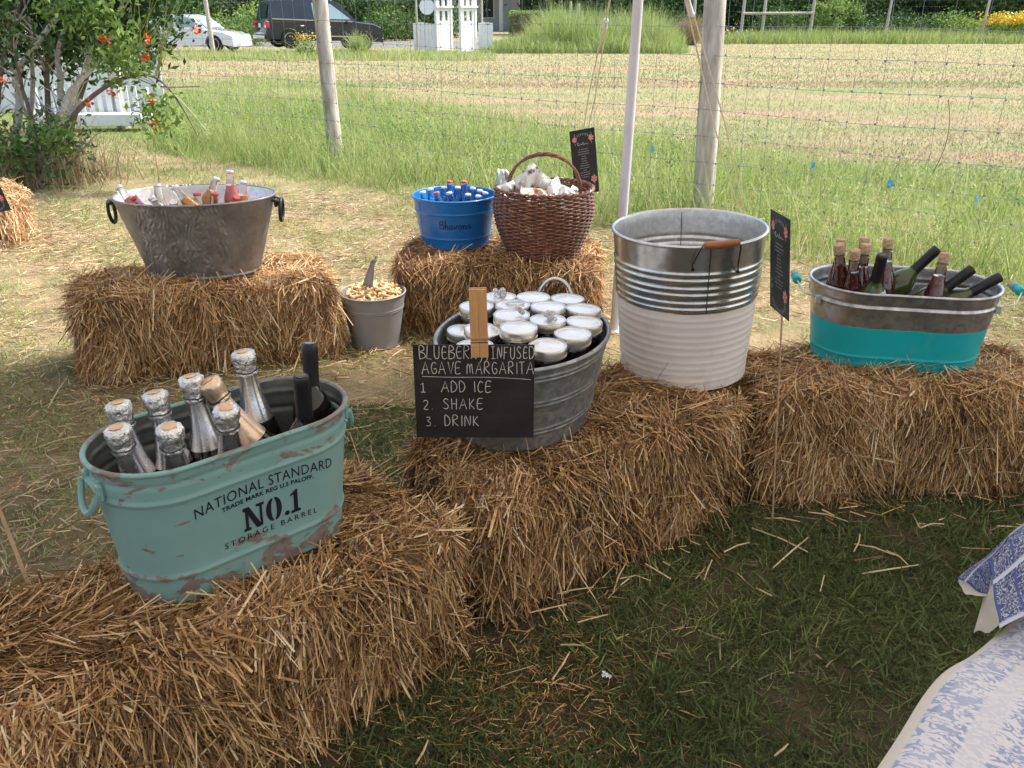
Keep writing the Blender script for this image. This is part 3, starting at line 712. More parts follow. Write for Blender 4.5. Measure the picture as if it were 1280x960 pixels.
def inside(top, tilt, length, c, rad, body):
    kind, cx, cy, ang, L0, R0, L1, R1, zf, zr = c
    ca, sa = math.cos(R(ang)), math.sin(R(ang))
    d = Vector((tilt[0], tilt[1], 1)).normalized(); base = Vector(top) - d * length; tp = Vector(top)
    def push(p):
        t = min(max((p.z - zf) / (zr - zf), 0), 1); L = L0 + (L1 - L0) * t; Rr = R0 + (R1 - R0) * t - .006
        x, y = p.x - cx, p.y - cy; u, v = x * ca + y * sa, -x * sa + y * ca
        if p.z > zr: return Vector((0, 0, 0))
        if kind == 's':
            q = min(max(u, -L), L); du, dv = u - q, v; dd = math.hypot(du, dv); m_ = Rr - rad
            if dd <= m_: return Vector((0, 0, 0))
            nu, nv = q + du / dd * m_ - u, dv / dd * m_ - v
        else:
            a_, b_ = L - .006 - rad, Rr - rad; k = math.hypot(u / a_, v / b_)
            if k <= 1: return Vector((0, 0, 0))
            nu, nv = u / k - u, v / k - v
        return Vector((nu * ca - nv * sa, nu * sa + nv * ca, 0))
    if body == .85:
        for it in range(4):
            w = push(tp + Vector((0, 0, -.03))); base += w; tp += w; w = push(Vector((tp.x, tp.y, tp.z - .085))); tp += w; base += w
        return tp, tilt
    for it in range(14):
        base.z = max(base.z, zf + .012); base += push(base)
        for s_ in (.25, .45, body):
            pnt = base.lerp(tp, s_); w = push(pnt); base += w * .8; tp += w * (.5 if s_ == body else .15)
        if s_: 
            d = (tp - base).normalized()
            if base.z > zf + .012: base = tp - d * length
            else: pass
    d = (tp - base).normalized(); base = tp - d * length
    return tp, (d.x / d.z, d.y / d.z)
def put(root, top, tilt, length, label, cat, group=None, spin=0.0, cont=None, rad=.05, body=.6):
    if cont: top, tilt = inside(top, tilt, length, CONT[cont], rad, body)
    d = Vector((tilt[0], tilt[1], 1)).normalized(); q = d.to_track_quat('Z', 'Y') @ Quaternion((0, 0, 1), spin)
    root.rotation_mode = 'QUATERNION'; root.rotation_quaternion = q; root.location = Vector(top) - d * length
    tag(root, label, cat, group); return root
gC = 'silver foil bottles in the mint tub'
CONT.update(mint=('s', T1.x, T1.y, 42, .138, .118, .138, .152, BH, BH + .335))
proto = champagne(); first = True
silver = [  # photo pixel of cap, height, tilt, label
 (146, 502, .842, (-.10, .04), 'foil topped bottle at the back left end of the mint tub'),
 (145, 533, .83, (-.06, -.02), 'foil topped bottle nearest the left handle of the mint tub'),
 (192, 489, .85, (-.12, .05), 'foil topped bottle leaning by the back rim, third from the left handle'),
 (211, 532, .835, (-.03, -.02), 'foil topped bottle at the front rim just left of the lettering'),
 (237, 469, .868, (-.10, .02), 'tall foil topped bottle left of the tilted foil bottle'),
 (283, 509, .845, (-.02, -.02), 'foil topped bottle at the front rim above the lettering'),
 (303, 438, .885, (-.07, .02), 'tallest foil topped bottle, in the middle of the mint tub')]
for i, (px, py, z, t, lab) in enumerate(silver):
    o = proto if i == 0 else copy_tree(proto); put(o, G(px, py, z), t, .41, lab, 'bottle', gC, i * .9, 'mint', .056, .52)
put(champagne('warm_reflect_foil', 'warm_reflect_foil'), G(258, 475, .855), (-.62, .05), .41, 'foil topped bottle with a painted warm reflection, tilted sideways among the silver foil bottles', 'bottle', None, 0, 'mint', .056, .45)
w0 = wine(); put(w0, G(387, 428, .885), (-.01, .04), .384, 'dark bottle with black capsule at the far right end of the mint tub', 'bottle', None, -1.1, 'mint', .05, .55)
w1 = copy_tree(w0); put(w1, G(376, 469, .86), (-.22, .05), .384, 'leaning dark bottle with black capsule in front of its twin in the mint tub', 'bottle', None, -1.0, 'mint', .05, .55)

# === jar tub
T2 = Vector((.035, 2.452, BH + .003)); JH = .275
jar_tub = empty('oval_tub', T2, R(70), 'galvanised ribbed oval tub of screw lid jars behind the chalkboard', 'tub', 'metal tubs and buckets on the bales')
shell('body', 'ellipse', wall_rings('e', .265, .205, .325, .255, JH, [(.055, .0024), (.068, .0024), (.15, .0024), (.163, .0024), (.235, .0024), (.247, .0024)], 'galv_dull', 'galv_dull', .007, ribw=.005), jar_tub, 96)
for s_ in (-1, 1):
    pts = [(s_ * (.326 - .0 + .012 * math.sin(a)), -.062 * math.cos(a), JH - .012 + .085 * math.sin(a)) for a in [i * PI / 16 for i in range(17)]]
    hb = MB(); hb.tube(pts, .0068, 'galv', 8)
    for y_ in (-.062, .062): hb.box((s_ * .331, y_, JH - .03), (.01, .034, .04), 'galv', bev=.003)
    hb.build('handle', jar_tub)
def jar():
    root = empty('mason_jar')
    b = MB(); b.lathe([(.044, .056), (.052, .060), (.054, .066), (.054, .108), (.049, .125), (.045, .132), (.045, .145)], 'glass', 24); b.build('jar_glass', root)
    b = MB(); b.lathe([(.048, .061), (.0512, .067), (.0512, .107), (.0465, .122)], 'berry', 24); b.build('drink', root)
    b = MB(); b.lathe([(.0520, .125), (.0560, .1265), (.0560, .1300), (.0530, .1315), (.0530, .1350), (.0560, .1365), (.0562, .150), (.0545, .1530), (.0500, .1532), (.0495, .1505)], 'lid_band', 36, cap0=False, cap1=False); b.build('screw_band', root)
    b = MB(); b.lathe([(.0515, .1495), (.0500, .1512), (.0465, .1512), (.0445, .1500), (.0430, .1506), (.002, .1512)], 'lid', 36, cap0=False); b.build('lid', root)
    return root
CONT.update(jars=('e', T2.x, T2.y, 70, .265, .205, .325, .255, BH, BH + JH + .06))
jp = jar(); gJ = 'lidded jars packed in the galvanised tub'
jars = [ # px, py, z, tilt, label
 (636, 378, .745, (.0, .02), 'jar in the back row topped with clear beads, behind the clothespin'), (675, 374, .748, (.02, -.02), 'rearmost jar in the middle of the back row'),
 (719, 381, .742, (.05, .02), 'jar in the back row just in front of the looped handle'), (606, 388, .742, (.0, .0), 'jar half hidden behind the upper part of the clothespin'),
 (650, 388, .752, (.0, .03), 'jar in the second row with a clear ring lying on its lid'), (693, 386, .754, (.03, .0), 'jar in the second row next to the jar below the handle'),
 (737, 394, .742, (.09, .03), 'jar nearest the right back rim of the tub'), (637, 403, .757, (.02, -.05), 'jar right of the clothespin in the third row'),
 (687, 404, .750, (.0, .0), 'jar in the centre of the tub with clear beads on its lid'), (733, 408, .738, (.08, -.02), 'jar at the right rim, third from the handle'),
 (668, 414, .758, (.02, -.08), 'jar in the middle of the fourth row, lid tipped forward'), (720, 421, .738, (.05, -.05), 'jar at the right front rim, tipped forward'),
 (694, 431, .732, (.03, -.08), 'jar at the front rim with three stacked band edges showing'), (619, 420, .735, (.20, -.1), 'jar leaning to the right beside the clothespin'),
 (655, 437, .722, (.02, -.06), 'jar at the front rim cut by the top edge of the chalkboard'), (583, 412, .70, (.05, .0), 'low jar at the left rim with its dark glass side showing'),
 (598, 435, .725, (-.05, -.05), 'jar peeping out under the clothespin above the chalkboard')]
JP = []
for (px, py, z, t, lab) in jars:
    tp, tt = inside(G(px, py, z), (t[0] * .5, t[1] * .5), .1515, CONT['jars'], .052, .85); JP.append(tp)
for it in range(60):
    for i in range(len(JP)):
        for j in range(i):
            d_ = JP[i] - JP[j]; d_.z = 0; l_ = d_.length
            if l_ < .1125 and abs(JP[i].z - JP[j].z) < .06: d_ = d_.normalized() * (.1125 - l_) * .5; JP[i] += d_; JP[j] -= d_
        JP[i] = inside(JP[i], (0, 0), .1515, CONT['jars'], .052, .85)[0]
for i, (px, py, z, t, lab) in enumerate(jars):
    o = jp if i == 0 else copy_tree(jp); put(o, JP[i], (t[0] * .5, t[1] * .5), .1515, lab, 'jar', gJ, i)
def beads(cen, n, sp, label):
    b = MB()
    for i in range(n):
        a_ = random.uniform(0, 6.28); c = cen + Vector((math.cos(a_), math.sin(a_), 0)) * sp * random.random(); rr = random.uniform(.006, .011)
        X = Matrix.Translation(c + Vector((0, 0, rr + random.uniform(0, .012)))) @ Matrix.Rotation(random.uniform(0, 6), 4, Vector((random.random(), random.random(), random.random())).normalized())
        b.lathe([(.3 * rr, -rr), (rr, -.3 * rr), (rr * .9, .4 * rr), (.2 * rr, rr)], 'ice', 6, X)
    return tag(b.build('clear_beads', smooth=False), label, 'beads', 'clear beads on the jar lids')
beads(JP[0], 9, .026, 'clear faceted beads lying on a lid in the back row'); beads(JP[8], 11, .030, 'clear faceted beads on the lid in the centre of the tub')
beads(JP[7] + Vector((.025, 0, 0)), 5, .012, 'few clear beads at the right edge of a third row lid')
b = MB(); c = JP[4] + Vector((.008, 0, .001)); b.tube([(c.x + .028 * math.cos(a), c.y + .018 * math.sin(a), c.z + .003) for a in [i * PI / 10 for i in range(20)]], .003, 'ice', 6, closed=True)
tag(b.build('clear_ring'), 'clear plastic ring lying on a jar lid in the second row', 'ring')

# === chalkboard and clothespin
BY = 2.098
bl = GY(521, 547, BY); br = GY(667, 547, BY); tl = GY(521, 434, BY - .008)
cb = empty('chalkboard', (0, 0, 0), 0, 'small chalkboard with handwritten margarita steps in front of the jar tub', 'chalkboard')
Wb = br.x - bl.x; Hb = tl.z - bl.z
cb.location = ((bl.x + br.x) / 2, BY, bl.z); cb.rotation_euler = (R(-1.5), 0, R(0))
b = MB(); b.box((0, .003, Hb / 2), (Wb, .006, Hb), 'chalkboard', bev=.0008); b.build('board', cb, smooth=False)
b = MB(); pl = lambda x, z: (x - Wb / 2, -.0007, z)
sc = Wb / 147.0
def cz(py): return Hb * (547 - py) / 113
def cx_(px): return (px - 521) * sc
x = stroke_text(b, 'BLUEBERRY,', cx_(529), cz(450), cz(434) * .135, .0022, 'chalk', pl, .03, .71)
stroke_text(b, 'iNFUSED', cx_(616), cz(450), cz(434) * .125, .0022, 'chalk', pl, .03, .66)
stroke_text(b, 'AGAVe', cx_(531), cz(468), cz(434) * .125, .0022, 'chalk', pl, .03, .78)
stroke_text(b, 'MARGARITA', cx_(586), cz(468), cz(434) * .125, .0022, 'chalk', pl, .03, .76)
stroke(b, [(cx_(531), cz(471)), (cx_(570), cz(472)), (cx_(610), cz(472)), (cx_(645), cz(473.5)), (cx_(664), cz(475))], .0016, 'chalk', pl)
for n_, wd, py, xx in (('1.', 'ADD ICe', 490, 554), ('2.', 'SHAKe', 511, 556), ('3.', 'DRINK', 532, 557)):
    stroke_text(b, n_, cx_(529 + (py - 490) * .12), cz(py), Hb * .10, .0022, 'chalk', pl, .02, 1.05)
    stroke_text(b, wd, cx_(xx), cz(py), Hb * .115, .0022, 'chalk', pl, .02, .92)
b.build('chalk_writing', cb, smooth=False, fix=False)
cp = empty('clothespin', (GY(600, 445, BY).x, BY - .004, GY(600, 446, BY - .012).z), 0, 'large wooden clothespin clipped upright onto the chalkboard', 'clothespin')
cp.rotation_euler = (R(-4), R(-1.2), 0); PHt = (GY(598, 364, BY).z - GY(600, 446, BY).z)
for s_ in (-1, 1):
    b = MB(); y0 = s_ * .0085
    prof = [(0, .0), (.0, PHt), (.008, PHt), (.0105, PHt * .6), (.0105, PHt * .28), (.007, PHt * .24), (.0115, PHt * .18), (.0115, 0)]
    for (xa, xb) in ((-.0225, -.0008), (.0008, .0225)):
        n = len(prof); vs = [(xa, y0 + s_ * (p[0] - .004), p[1]) for p in prof] + [(xb, y0 + s_ * (p[0] - .004), p[1]) for p in prof]
        b.add(vs, [tuple(range(n)), tuple(range(2 * n - 1, n - 1, -1))] + [(i, (i + 1) % n, (i + 1) % n + n, i + n) for i in range(n)], 'pin_wood')
    b.box((0, y0 + s_ * .001, PHt * .5), (.003, .008, PHt * .98), 'pin_wood')
    b.build('jaw', cp, ang=20)
b = MB()
b.tube([(-.0232, -.0158, PHt * .225), (.0232, -.0158, PHt * .225)], .0012, 'black_iron', 6); b.build('spring_arm', cp); b = MB()
for k in range(1): b.tube([(-.014 + k * .0095 + .0045 * math.cos(a) * 0, .0 + .0055 * math.cos(a), PHt * .45 + .0055 * math.sin(a)) for a in [i * PI / 6 for i in range(12)]], .001, 'galv', 5, closed=True)
b.build('spring', cp)

# === big corrugated bucket
T3 = Vector((.612, 2.835, BH + .006)); KH = .508
big = empty('corrugated_bucket', T3, 0, 'tall corrugated steel bucket with white painted lower half and wooden grip', 'bucket', 'metal tubs and buckets on the bales')
big.rotation_euler = (R(1), R(-2.0), 0)
ribs = [(z, .0012) for z in [.035, .06, .083, .106, .135, .16, .183, .206, .235, .258]] + [(z, .0038) for z in [.296, .318, .345, .367, .394, .416]]
shell('body', 'ellipse', wall_rings('e', .217, .217, .253, .253, KH, ribs, 'bucket_two', 'galv', .006, ribw=.007), big, 96)
b = MB()
for side, ofs in ((-1, .0035), (1, -.0065)):
    for z0, z1 in ((.285, .5), ) if side < 0 else ((.30, .5),):
        vs = []
        for i in range(12):
            z = z0 + (z1 - z0) * i / 11; rr = .217 + .036 * z / KH + ofs + (sum(a * math.exp(-((z - q) / .007) ** 2 * 1.6) for q, a in ribs)) * (1 if side < 0 else 1)
            for dx in (-.0011, .0011): vs.append((dx + .02, side * math.sqrt(max(rr * rr - .0004, 0)), z))
        b.add(vs, [(2 * i, 2 * i + 1, 2 * i + 3, 2 * i + 2) for i in range(11)], 'black_iron')
b.build('seam', big, fix=False)
hh = empty('x'); bpy.data.objects.remove(hh)
hx0 = .045; hr = .243
def brim(x, z, o): rr = .217 + .036 * z / KH + o; return (x, -math.sqrt(rr * rr - x * x), z)
b = MB(); b.tube([brim(hx0 - .078, .438, .006), brim(hx0 - .084, .458, .018), brim(hx0 - .064, .510, .030), brim(hx0 - .058, .524, .032), brim(hx0, .526, .032), brim(hx0 + .058, .524, .032), brim(hx0 + .064, .506, .030), brim(hx0 + .064, .45, .018), brim(hx0 + .070, .418, .006)], .0024, 'black_iron', 7)
for xx, zz in ((hx0 - .078, .438), (hx0 + .070, .418)): b.lathe([(.006, 0), (.006, .004), (.003, .006)], 'black_iron', 10, Matrix.Translation(brim(xx, zz, .001)) @ Matrix.Rotation(R(90), 4, 'X'))
hand = b.build('handle', big)
b = MB(); pth = [brim(hx0 - .055 + .11 * i / 12, .526, .032) for i in range(13)]
b.tube(pth, [.0085, .0105, .0112, .0118, .012, .0112, .0100, .0112, .012, .0118, .0112, .0105, .0085], 'grip_wood', 12); b.build('wooden_grip', hand)
0 and b.tube([(x_, math.sqrt((.237) ** 2 - x_ * x_) - .012 * math.sin((x_ + .07) / .14 * PI), .46 - .0 * x_) for x_ in [-.07 + .14 * i / 8 for i in range(9)]], .0024, 'black_iron', 6)

# === turquoise tub
T4 = Vector((1.405, 2.945, BH + .004)); QH = .285
tq = empty('oval_tub', T4, R(-11), 'galvanised oval tub with turquoise painted lower half holding wine bottles', 'tub', 'metal tubs and buckets on the bales')
shell('body', 'stadium', wall_rings('stadium', .125, .158, .130, .190, QH, [(.045, .003), (.232, .0035), (.245, -.002)], 'tub_two', 'galv_dull', .006, ribw=.006), tq)
for s_ in (-1, 1):
    xe = s_ * (.130 + .190)
    b = MB(); b.tube([(xe - s_ * .03, -.09, .235), (xe + s_ * .03, -.09, .25), (xe + s_ * .052, -.055, .283)], .0026, 'galv', 7)
    b.tube([(xe - s_ * .03, .09, .235), (xe + s_ * .03, .09, .25), (xe + s_ * .052, .055, .283)], .0026, 'galv', 7)
    b.tube([(xe + s_ * .052, -.058, .283), (xe + s_ * .052, .058, .283)], .0026, 'galv', 7)
    for y_ in (-.09, .09): b.box((xe - s_ * .022, y_ * 1.02, .228), (.02, .01, .03), 'galv', bev=.002)
    h_ = b.build('handle', tq)
    b = MB(); cc = xe + s_ * .052
    b.tube([(cc, y_, .283) for y_ in (-.052, -.046, -.03, -.018, -.012)], [.012, .0155, .0165, .016, .013], 'teal_paint', 12)
    b.tube([(cc, y_, .283) for y_ in (-.012, -.008, .0, .012, .02)], [.013, .0155, .0165, .0155, .0135], 'teal_paint', 12)
    b.tube([(cc, y_, .283) for y_ in (.02, .028, .044, .052)], [.0135, .0158, .0155, .012], 'bag_orange' if 0 else 'cork', 12)
    b.build('wooden_grip', h_)
CONT.update(tq=('s', T4.x, T4.y, -11, .125, .158, .130, .190, BH, BH + QH))
rb = rose_bottle(); gR = 'cork stopped rose wine bottles in the turquoise tub'
for i, (px, py, z, t, lab) in enumerate([
 (1046, 306, .865, (-.02, .02), 'rose bottle with cork at the left front of the turquoise tub'), (1052, 299, .862, (.0, .05), 'rose bottle with cork at the left back, mostly hidden behind another'),
 (1068, 313, .855, (.03, -.03), 'rose bottle with the lowest cork, at the front rim'), (1083, 305, .865, (.03, .0), 'rose bottle with cork just left of the upright dark bottle'),
 (1081, 297, .865, (.0, .06), 'rose bottle with cork at the back, second from the left'), (1111, 298, .87, (-.05, .04), 'rose bottle with cork directly behind the upright dark bottle'),
 (1182, 316, .84, (.10, .12), 'rose bottle with cork standing right of the tilted green bottle')]):
    o = rb if i == 0 else copy_tree(rb); put(o, G(px, py, z), t, .381, lab, 'bottle', gR, i, 'tq', .047, .5)
wg = wine('green_glass', 'label')
put(wg, G(1105, 320, .85), (.03, -.05), .384, 'upright dark capsuled bottle at the front of the turquoise tub', 'bottle', None, -.6, 'tq', .049, .58)
for i, (px, py, z, t, lab) in enumerate([(1173, 310, .84, (.75, -.16), 'green bottle tilted to the right with a pale label, middle of the turquoise tub'),
   (1217, 335, .79, (.95, -.22), 'dark bottle tilted to the right with a flat black top'), (1252, 345, .765, (1.3, -.28), 'rightmost dark bottle lying almost over the rim of the turquoise tub')]):
    o = copy_tree(wg); put(o, G(px, py, z), t, .384, lab, 'bottle', None, (-1.35, -1.2, -1.2)[i], 'tq', .049, .58)

# === embossed grey tub
T5 = Vector((-1.51, 4.075, BH + .004)); EH = .37
et = empty('oval_tub', T5, R(3), 'embossed aged grey oval tub with black ring handles full of soda bottles', 'tub', 'metal tubs and buckets on the bales')
shell('body', 'ellipse', wall_rings('e', .265, .185, .375, .262, EH, [(.012, .005)], 'pewter', 'galv', .006), et)
for s_ in (-1, 1):
    b = MB(); b.lathe([(.022, 0), (.022, .008), (.012, .02), (.004, .024)], 'black_iron', 14, Matrix.Translation((s_ * .372, 0, EH - .04)) @ Matrix.Rotation(s_ * R(90), 4, 'Y'))
    b.tube([(s_ * (.365), -.03, EH - .02), (s_ * .392, -.03, EH - .03), (s_ * .392, .03, EH - .03), (s_ * .365, .03, EH - .02)], .008, 'black_iron', 8); b.build('handle_mount', et)
    b = MB(); b.tube([(s_ * (.400 + .004 * math.cos(a)), .036 * math.sin(a), EH - .075 + .052 * math.cos(a)) for a in [i * PI / 12 for i in range(24)]], .0085, 'black_iron', 9, closed=True); b.build('ring_handle', et)
CONT.update(grey=('e', T5.x, T5.y, 3, .265, .185, .375, .262, BH + .14, BH + EH))
gS = 'soda bottles in the embossed grey tub'
sodas = [(147, 235, 'pink_soda', 'cap_white', (-.75, .1), .845, 'pink soda bottle leaning out over the left rim'), (196, 232, None, 'cap_white', (.0, .0), .85, 'clear upright soda bottle left of centre in the grey tub'),
 (217, 235, 'orange_soda', 'cap_white', (-.75, .0), .85, 'orange soda bottle leaning left in the middle of the grey tub'), (271, 224, 'orange_soda', 'cap_white', (.5, .1), .87, 'orange soda bottle leaning right beside the tallest bottle'),
 (287, 215, 'pink_soda', 'cap_white', (.03, .0), .90, 'tallest soda bottle, pink with a round white mark'), (304, 228, 'orange_soda', 'cap_white', (.0, .05), .86, 'pale soda bottle at the right end of the grey tub'),
 (246, 243, 'pink_soda', 'cap_red', (.0, .0), .815, 'red capped soda bottle low in the centre'), (268, 243, None, 'cap_red', (.03, .0), .815, 'red capped clear bottle between the orange and pink ones'),
 (296, 248, 'pink_soda', 'cap_red', (.0, -.02), .80, 'red capped pink bottle low at the front right'), (188, 248, 'orange_soda', 'cap_white', (-.2, -.05), .80, 'pale orange bottle low behind the front rim, left of centre'),
 (216, 254, None, 'cap_white', (.05, -.03), .79, 'clear bottle low at the front rim, under the leaning orange one'), (166, 248, 'pink_soda', 'cap_red', (-.5, .0), .80, 'red bottle lying low near the left rim')]
for i, (px, py, lq, cm, t, z, lab) in enumerate(sodas):
    o = soda(lq, cm); put(o, G(px, py - 2, z + .01), t, .289, lab, 'bottle', gS, i, 'grey', .042, .6)
    if i == 4:
        b = MB(); b.add([((.0346) * math.cos(-PI / 2 + .42 * math.cos(a)), .0346 * math.sin(-PI / 2 + .42 * math.cos(a)), .10 + .0145 * math.sin(a)) for a in [k * PI / 10 for k in range(20)]], [tuple(range(20))], 'label')
        for k in range(6): X = lambda r_, a: ((.0350) * math.cos(-PI / 2 + r_ / .034 * math.cos(a)), .0350 * math.sin(-PI / 2 + r_ / .034 * math.cos(a)), .10 + r_ * math.sin(a)); a0 = k * PI / 3; b.add([X(.002, a0), X(.009, a0 - .3), X(.0105, a0), X(.009, a0 + .3)], [(0, 1, 2, 3)], 'red_print')
        b.build('round_label', o, smooth=False, fix=False); o.rotation_quaternion = Vector((.03, 0, 1)).to_track_quat('Z', 'Y')

# === blue bucket
T6 = Vector((-.312, 4.64, BH + .004)); UH = .262
bb = empty('blue_bucket', T6, 0, 'round blue enamel bucket with handwritten Bhavana beside the wicker basket', 'bucket', 'metal tubs and buckets on the bales')
shell('body', 'ellipse', wall_rings('e', .185, .185, .226, .226, UH, [(.055, .003), (.19, .004)], 'blue_paint', 'blue_paint', .0055, ribw=.007), bb, 72)
b = MB()
def bsurf(u, z, off=.0015):
    rr = .185 + .041 * z / UH + off; a = u / rr; return (rr * math.sin(a), -rr * math.cos(a), z)
BHV = [[(0, .95), (.02, 0)], [(0, .95), (.32, .98), (.34, .65), (.06, .55), (.4, .42), (.36, .05), (.02, 0)], [(.62, 1.1), (.58, 0), (.66, .45), (.82, .42), (.84, 0), (.95, .08)],
       [(1.3, .45), (1.08, .42), (1.05, .05), (1.25, .08), (1.32, .45), (1.34, .02), (1.45, .1)], [(1.52, .45), (1.62, 0), (1.78, .48), (1.86, .42)], [(2.2, .45), (2.0, .4), (1.98, .05), (2.16, .08), (2.22, .45), (2.26, .02), (2.36, .1)],
       [(2.42, .45), (2.44, 0), (2.5, .4), (2.68, .42), (2.7, 0), (2.8, .1)], [(3.12, .48), (2.92, .42), (2.9, .05), (3.08, .1), (3.14, .5), (3.2, .02), (3.3, .12)]]
for st in BHV: stroke(b, [(p[0] * .052 - .070, .118 + p[1] * .042) for p in st], .0042, 'marker', lambda x, z: bsurf(x, z))
b.build('handwriting', bb, smooth=False, fix=False)
b = MB(); b.add([bsurf(-.205 + dx, z) for z in (.01, .13, .25) for dx in (-.002, .002)], [(0, 1, 3, 2), (2, 3, 5, 4)], 'marker'); b.build('seam', bb, fix=False)
CONT.update(blue=('e', T6.x, T6.y, 0, .185, .185, .226, .226, BH, BH + UH))
gB = 'clear water bottles in the blue bucket'
for i, (px, py, cm, t, z, lab) in enumerate([
 (562, 229, 'cap_red', (.0, .03), .735, 'clear bottle with reddish cap standing tallest left of centre'), (580, 229, 'cap_red', (.0, .03), .735, 'clear bottle with reddish cap standing tallest right of centre'),
 (545, 243, 'cap_red', (-.35, -.03), .70, 'red capped bottle leaning left near the front rim'), (561, 243, 'cap_white', (-.3, -.03), .70, 'white capped bottle leaning left at the front rim centre'),
 (538, 238, 'cap_white', (-.05, .0), .705, 'white capped bottle near the left rim'), (528, 242, 'cap_white', (-.2, .0), .695, 'outermost bottle at the left rim, tipped left'),
 (555, 236, 'cap_white', (.0, .05), .705, 'white capped bottle just behind the leaning pair'), (572, 236, 'cap_white', (.0, .02), .71, 'white capped bottle between the two red caps'),
 (591, 237, 'cap_white', (.05, .02), .705, 'white capped bottle right of the tall pair'), (585, 245, 'cap_white', (.0, -.03), .695, 'white capped bottle low at the right front rim'),
 (600, 240, 'cap_white', (.12, .0), .70, 'white capped bottle at the right rim, upright'), (607, 243, 'cap_white', (.25, .0), .69, 'outermost bottle at the right rim, tipped right'),
 (598, 247, 'cap_white', (.05, -.03), .685, 'lowest bottle at the front right rim')]):
    o = soda(None, cm, .14, 1.1); put(o, G(px, py - 3, z + .015), t, .265, lab, 'bottle', gB, i, 'blue', .037, .6)

# === wicker basket
T7 = Vector((.165, 4.42, BH + .005)); WH = .335
wb = empty('wicker_basket', T7, 0, 'brown wicker basket with arched handle full of snack bags', 'basket')
def brad(z):
    t = z / WH; return .185 + .075 * math.sin(min(t, .78) / .78 * PI / 2) - .012 * max(0, (t - .78) / .22)
NST = 34
b = MB(); rows = 34
for r_ in range(rows):
    z = .008 + (WH - .02) * r_ / (rows - 1); pts = []
    for k in range(NST * 4):
        a = 2 * PI * k / (NST * 4); o_ = .0048 * math.cos(NST / 2 * a + PI * r_) ; zz = z + .0012 * math.sin(3 * a + r_)
        rr = brad(z) + o_; pts.append((rr * math.cos(a), rr * math.sin(a), zz))
    b.tube(pts, .0046 * random.uniform(.9, 1.1), 'wicker', 5, closed=True)
tag(b.build('weave', wb, fix=False), kind='stuff')
b = MB()
for k in range(NST):
    a = 2 * PI * k / NST; b.tube([(brad(z) * math.cos(a), brad(z) * math.sin(a), z) for z in [WH * i / 8 for i in range(9)]], .0042, 'wicker', 5)
tag(b.build('stakes', wb, fix=False), kind='stuff')
b = MB(); b.lathe([(.18, .0), (.186, .006), (.18, .012)], 'wicker', 32); b.build('base', wb)
for ph in (0, PI):
    b = MB(); b.tube([((brad(WH) + .008 * math.cos(20 * a + ph)) * math.cos(a), (brad(WH) + .008 * math.cos(20 * a + ph)) * math.sin(a), WH + .004 + .007 * math.sin(20 * a + ph)) for a in [i * 2 * PI / 160 for i in range(160)]], .0065, 'wicker', 6, closed=True); b.build('rim', wb)
for ph in (0, 2.1, 4.2):
    b = MB(); pts = []
    for i in range(60):
        a = PI * i / 59; cxx = -.185 * math.cos(a); zz = WH - .03 + .205 * math.sin(a) ** .8; tw = 24 * a / PI + ph
        pts.append((cxx + .006 * math.cos(tw) * math.cos(a), -.02 + .02 * math.cos(a) + .006 * math.sin(tw), zz + .006 * math.cos(tw) * math.sin(a)))
    b.tube(pts, .0072, 'wicker', 6); b.build('handle', wb)
def bag(loc, w, h, rot, mat, label):
    n = 12; vs = []; fs = []
    for s_ in (-1, 1):
        o = len(vs)
        for i in range(n + 1):
            for j in range(n + 1):
                x, z = i / n * 2 - 1, j / n * 2 - 1; e = max(0, (1 - x * x) * (1 - z * z)) ** .5
                d = s_ * .035 * e * (1 + .5 * math.sin(x * 7 + z * 5 + rot[2] * 9) + random.uniform(-.08, .08))
                vs.append((x * w / 2 * (1 - .12 * abs(z) ** 3 * .8), d + .012 * math.sin(z * 4 + x * 3), z * h / 2 + .001 * random.uniform(-1, 1)))
        for i in range(n):
            for j in range(n): q = o + i * (n + 1) + j; fs.append((q, q + 1, q + n + 2, q + n + 1))
    b = MB(); b.add(vs, fs, mat); o = b.build('snack_bag', ang=60, fix=False); o.location = loc; o.rotation_euler = [R(a) for a in rot]
    return tag(o, label, 'snack bag', 'snack bags in the wicker basket')
bz = BH + WH
bag((.085, 4.42, bz + .02), .15, .20, (10, 42, 5), 'bag_white', 'white foil bag standing on its corner, highest in the basket')
bag((.11, 4.32, bz - .045), .15, .14, (-25, 10, 12), 'bag_orange', 'white and orange snack bag at the front of the basket')
bag((.24, 4.36, bz - .035), .15, .14, (-30, 25, -10), 'bag_white', 'white foil bag at the right inside the handle')
bag((-.02, 4.40, bz - .03), .12, .13, (-10, -15, 20), 'bag_white', 'crumpled white bag by the left foot of the handle')
bag((-.055, 4.46, bz + .02), .06, .15, (0, 8, 30), 'bag_grey', 'narrow grey bag poking up at the left rim')
bag((.18, 4.50, bz - .03), .16, .14, (20, -10, 30), 'bag_grey', 'grey and white bag lying in the middle of the basket')
bag((.315, 4.41, bz - .05), .11, .11, (-20, -30, 40), 'bag_orange', 'small orange and white bag by the right rim')

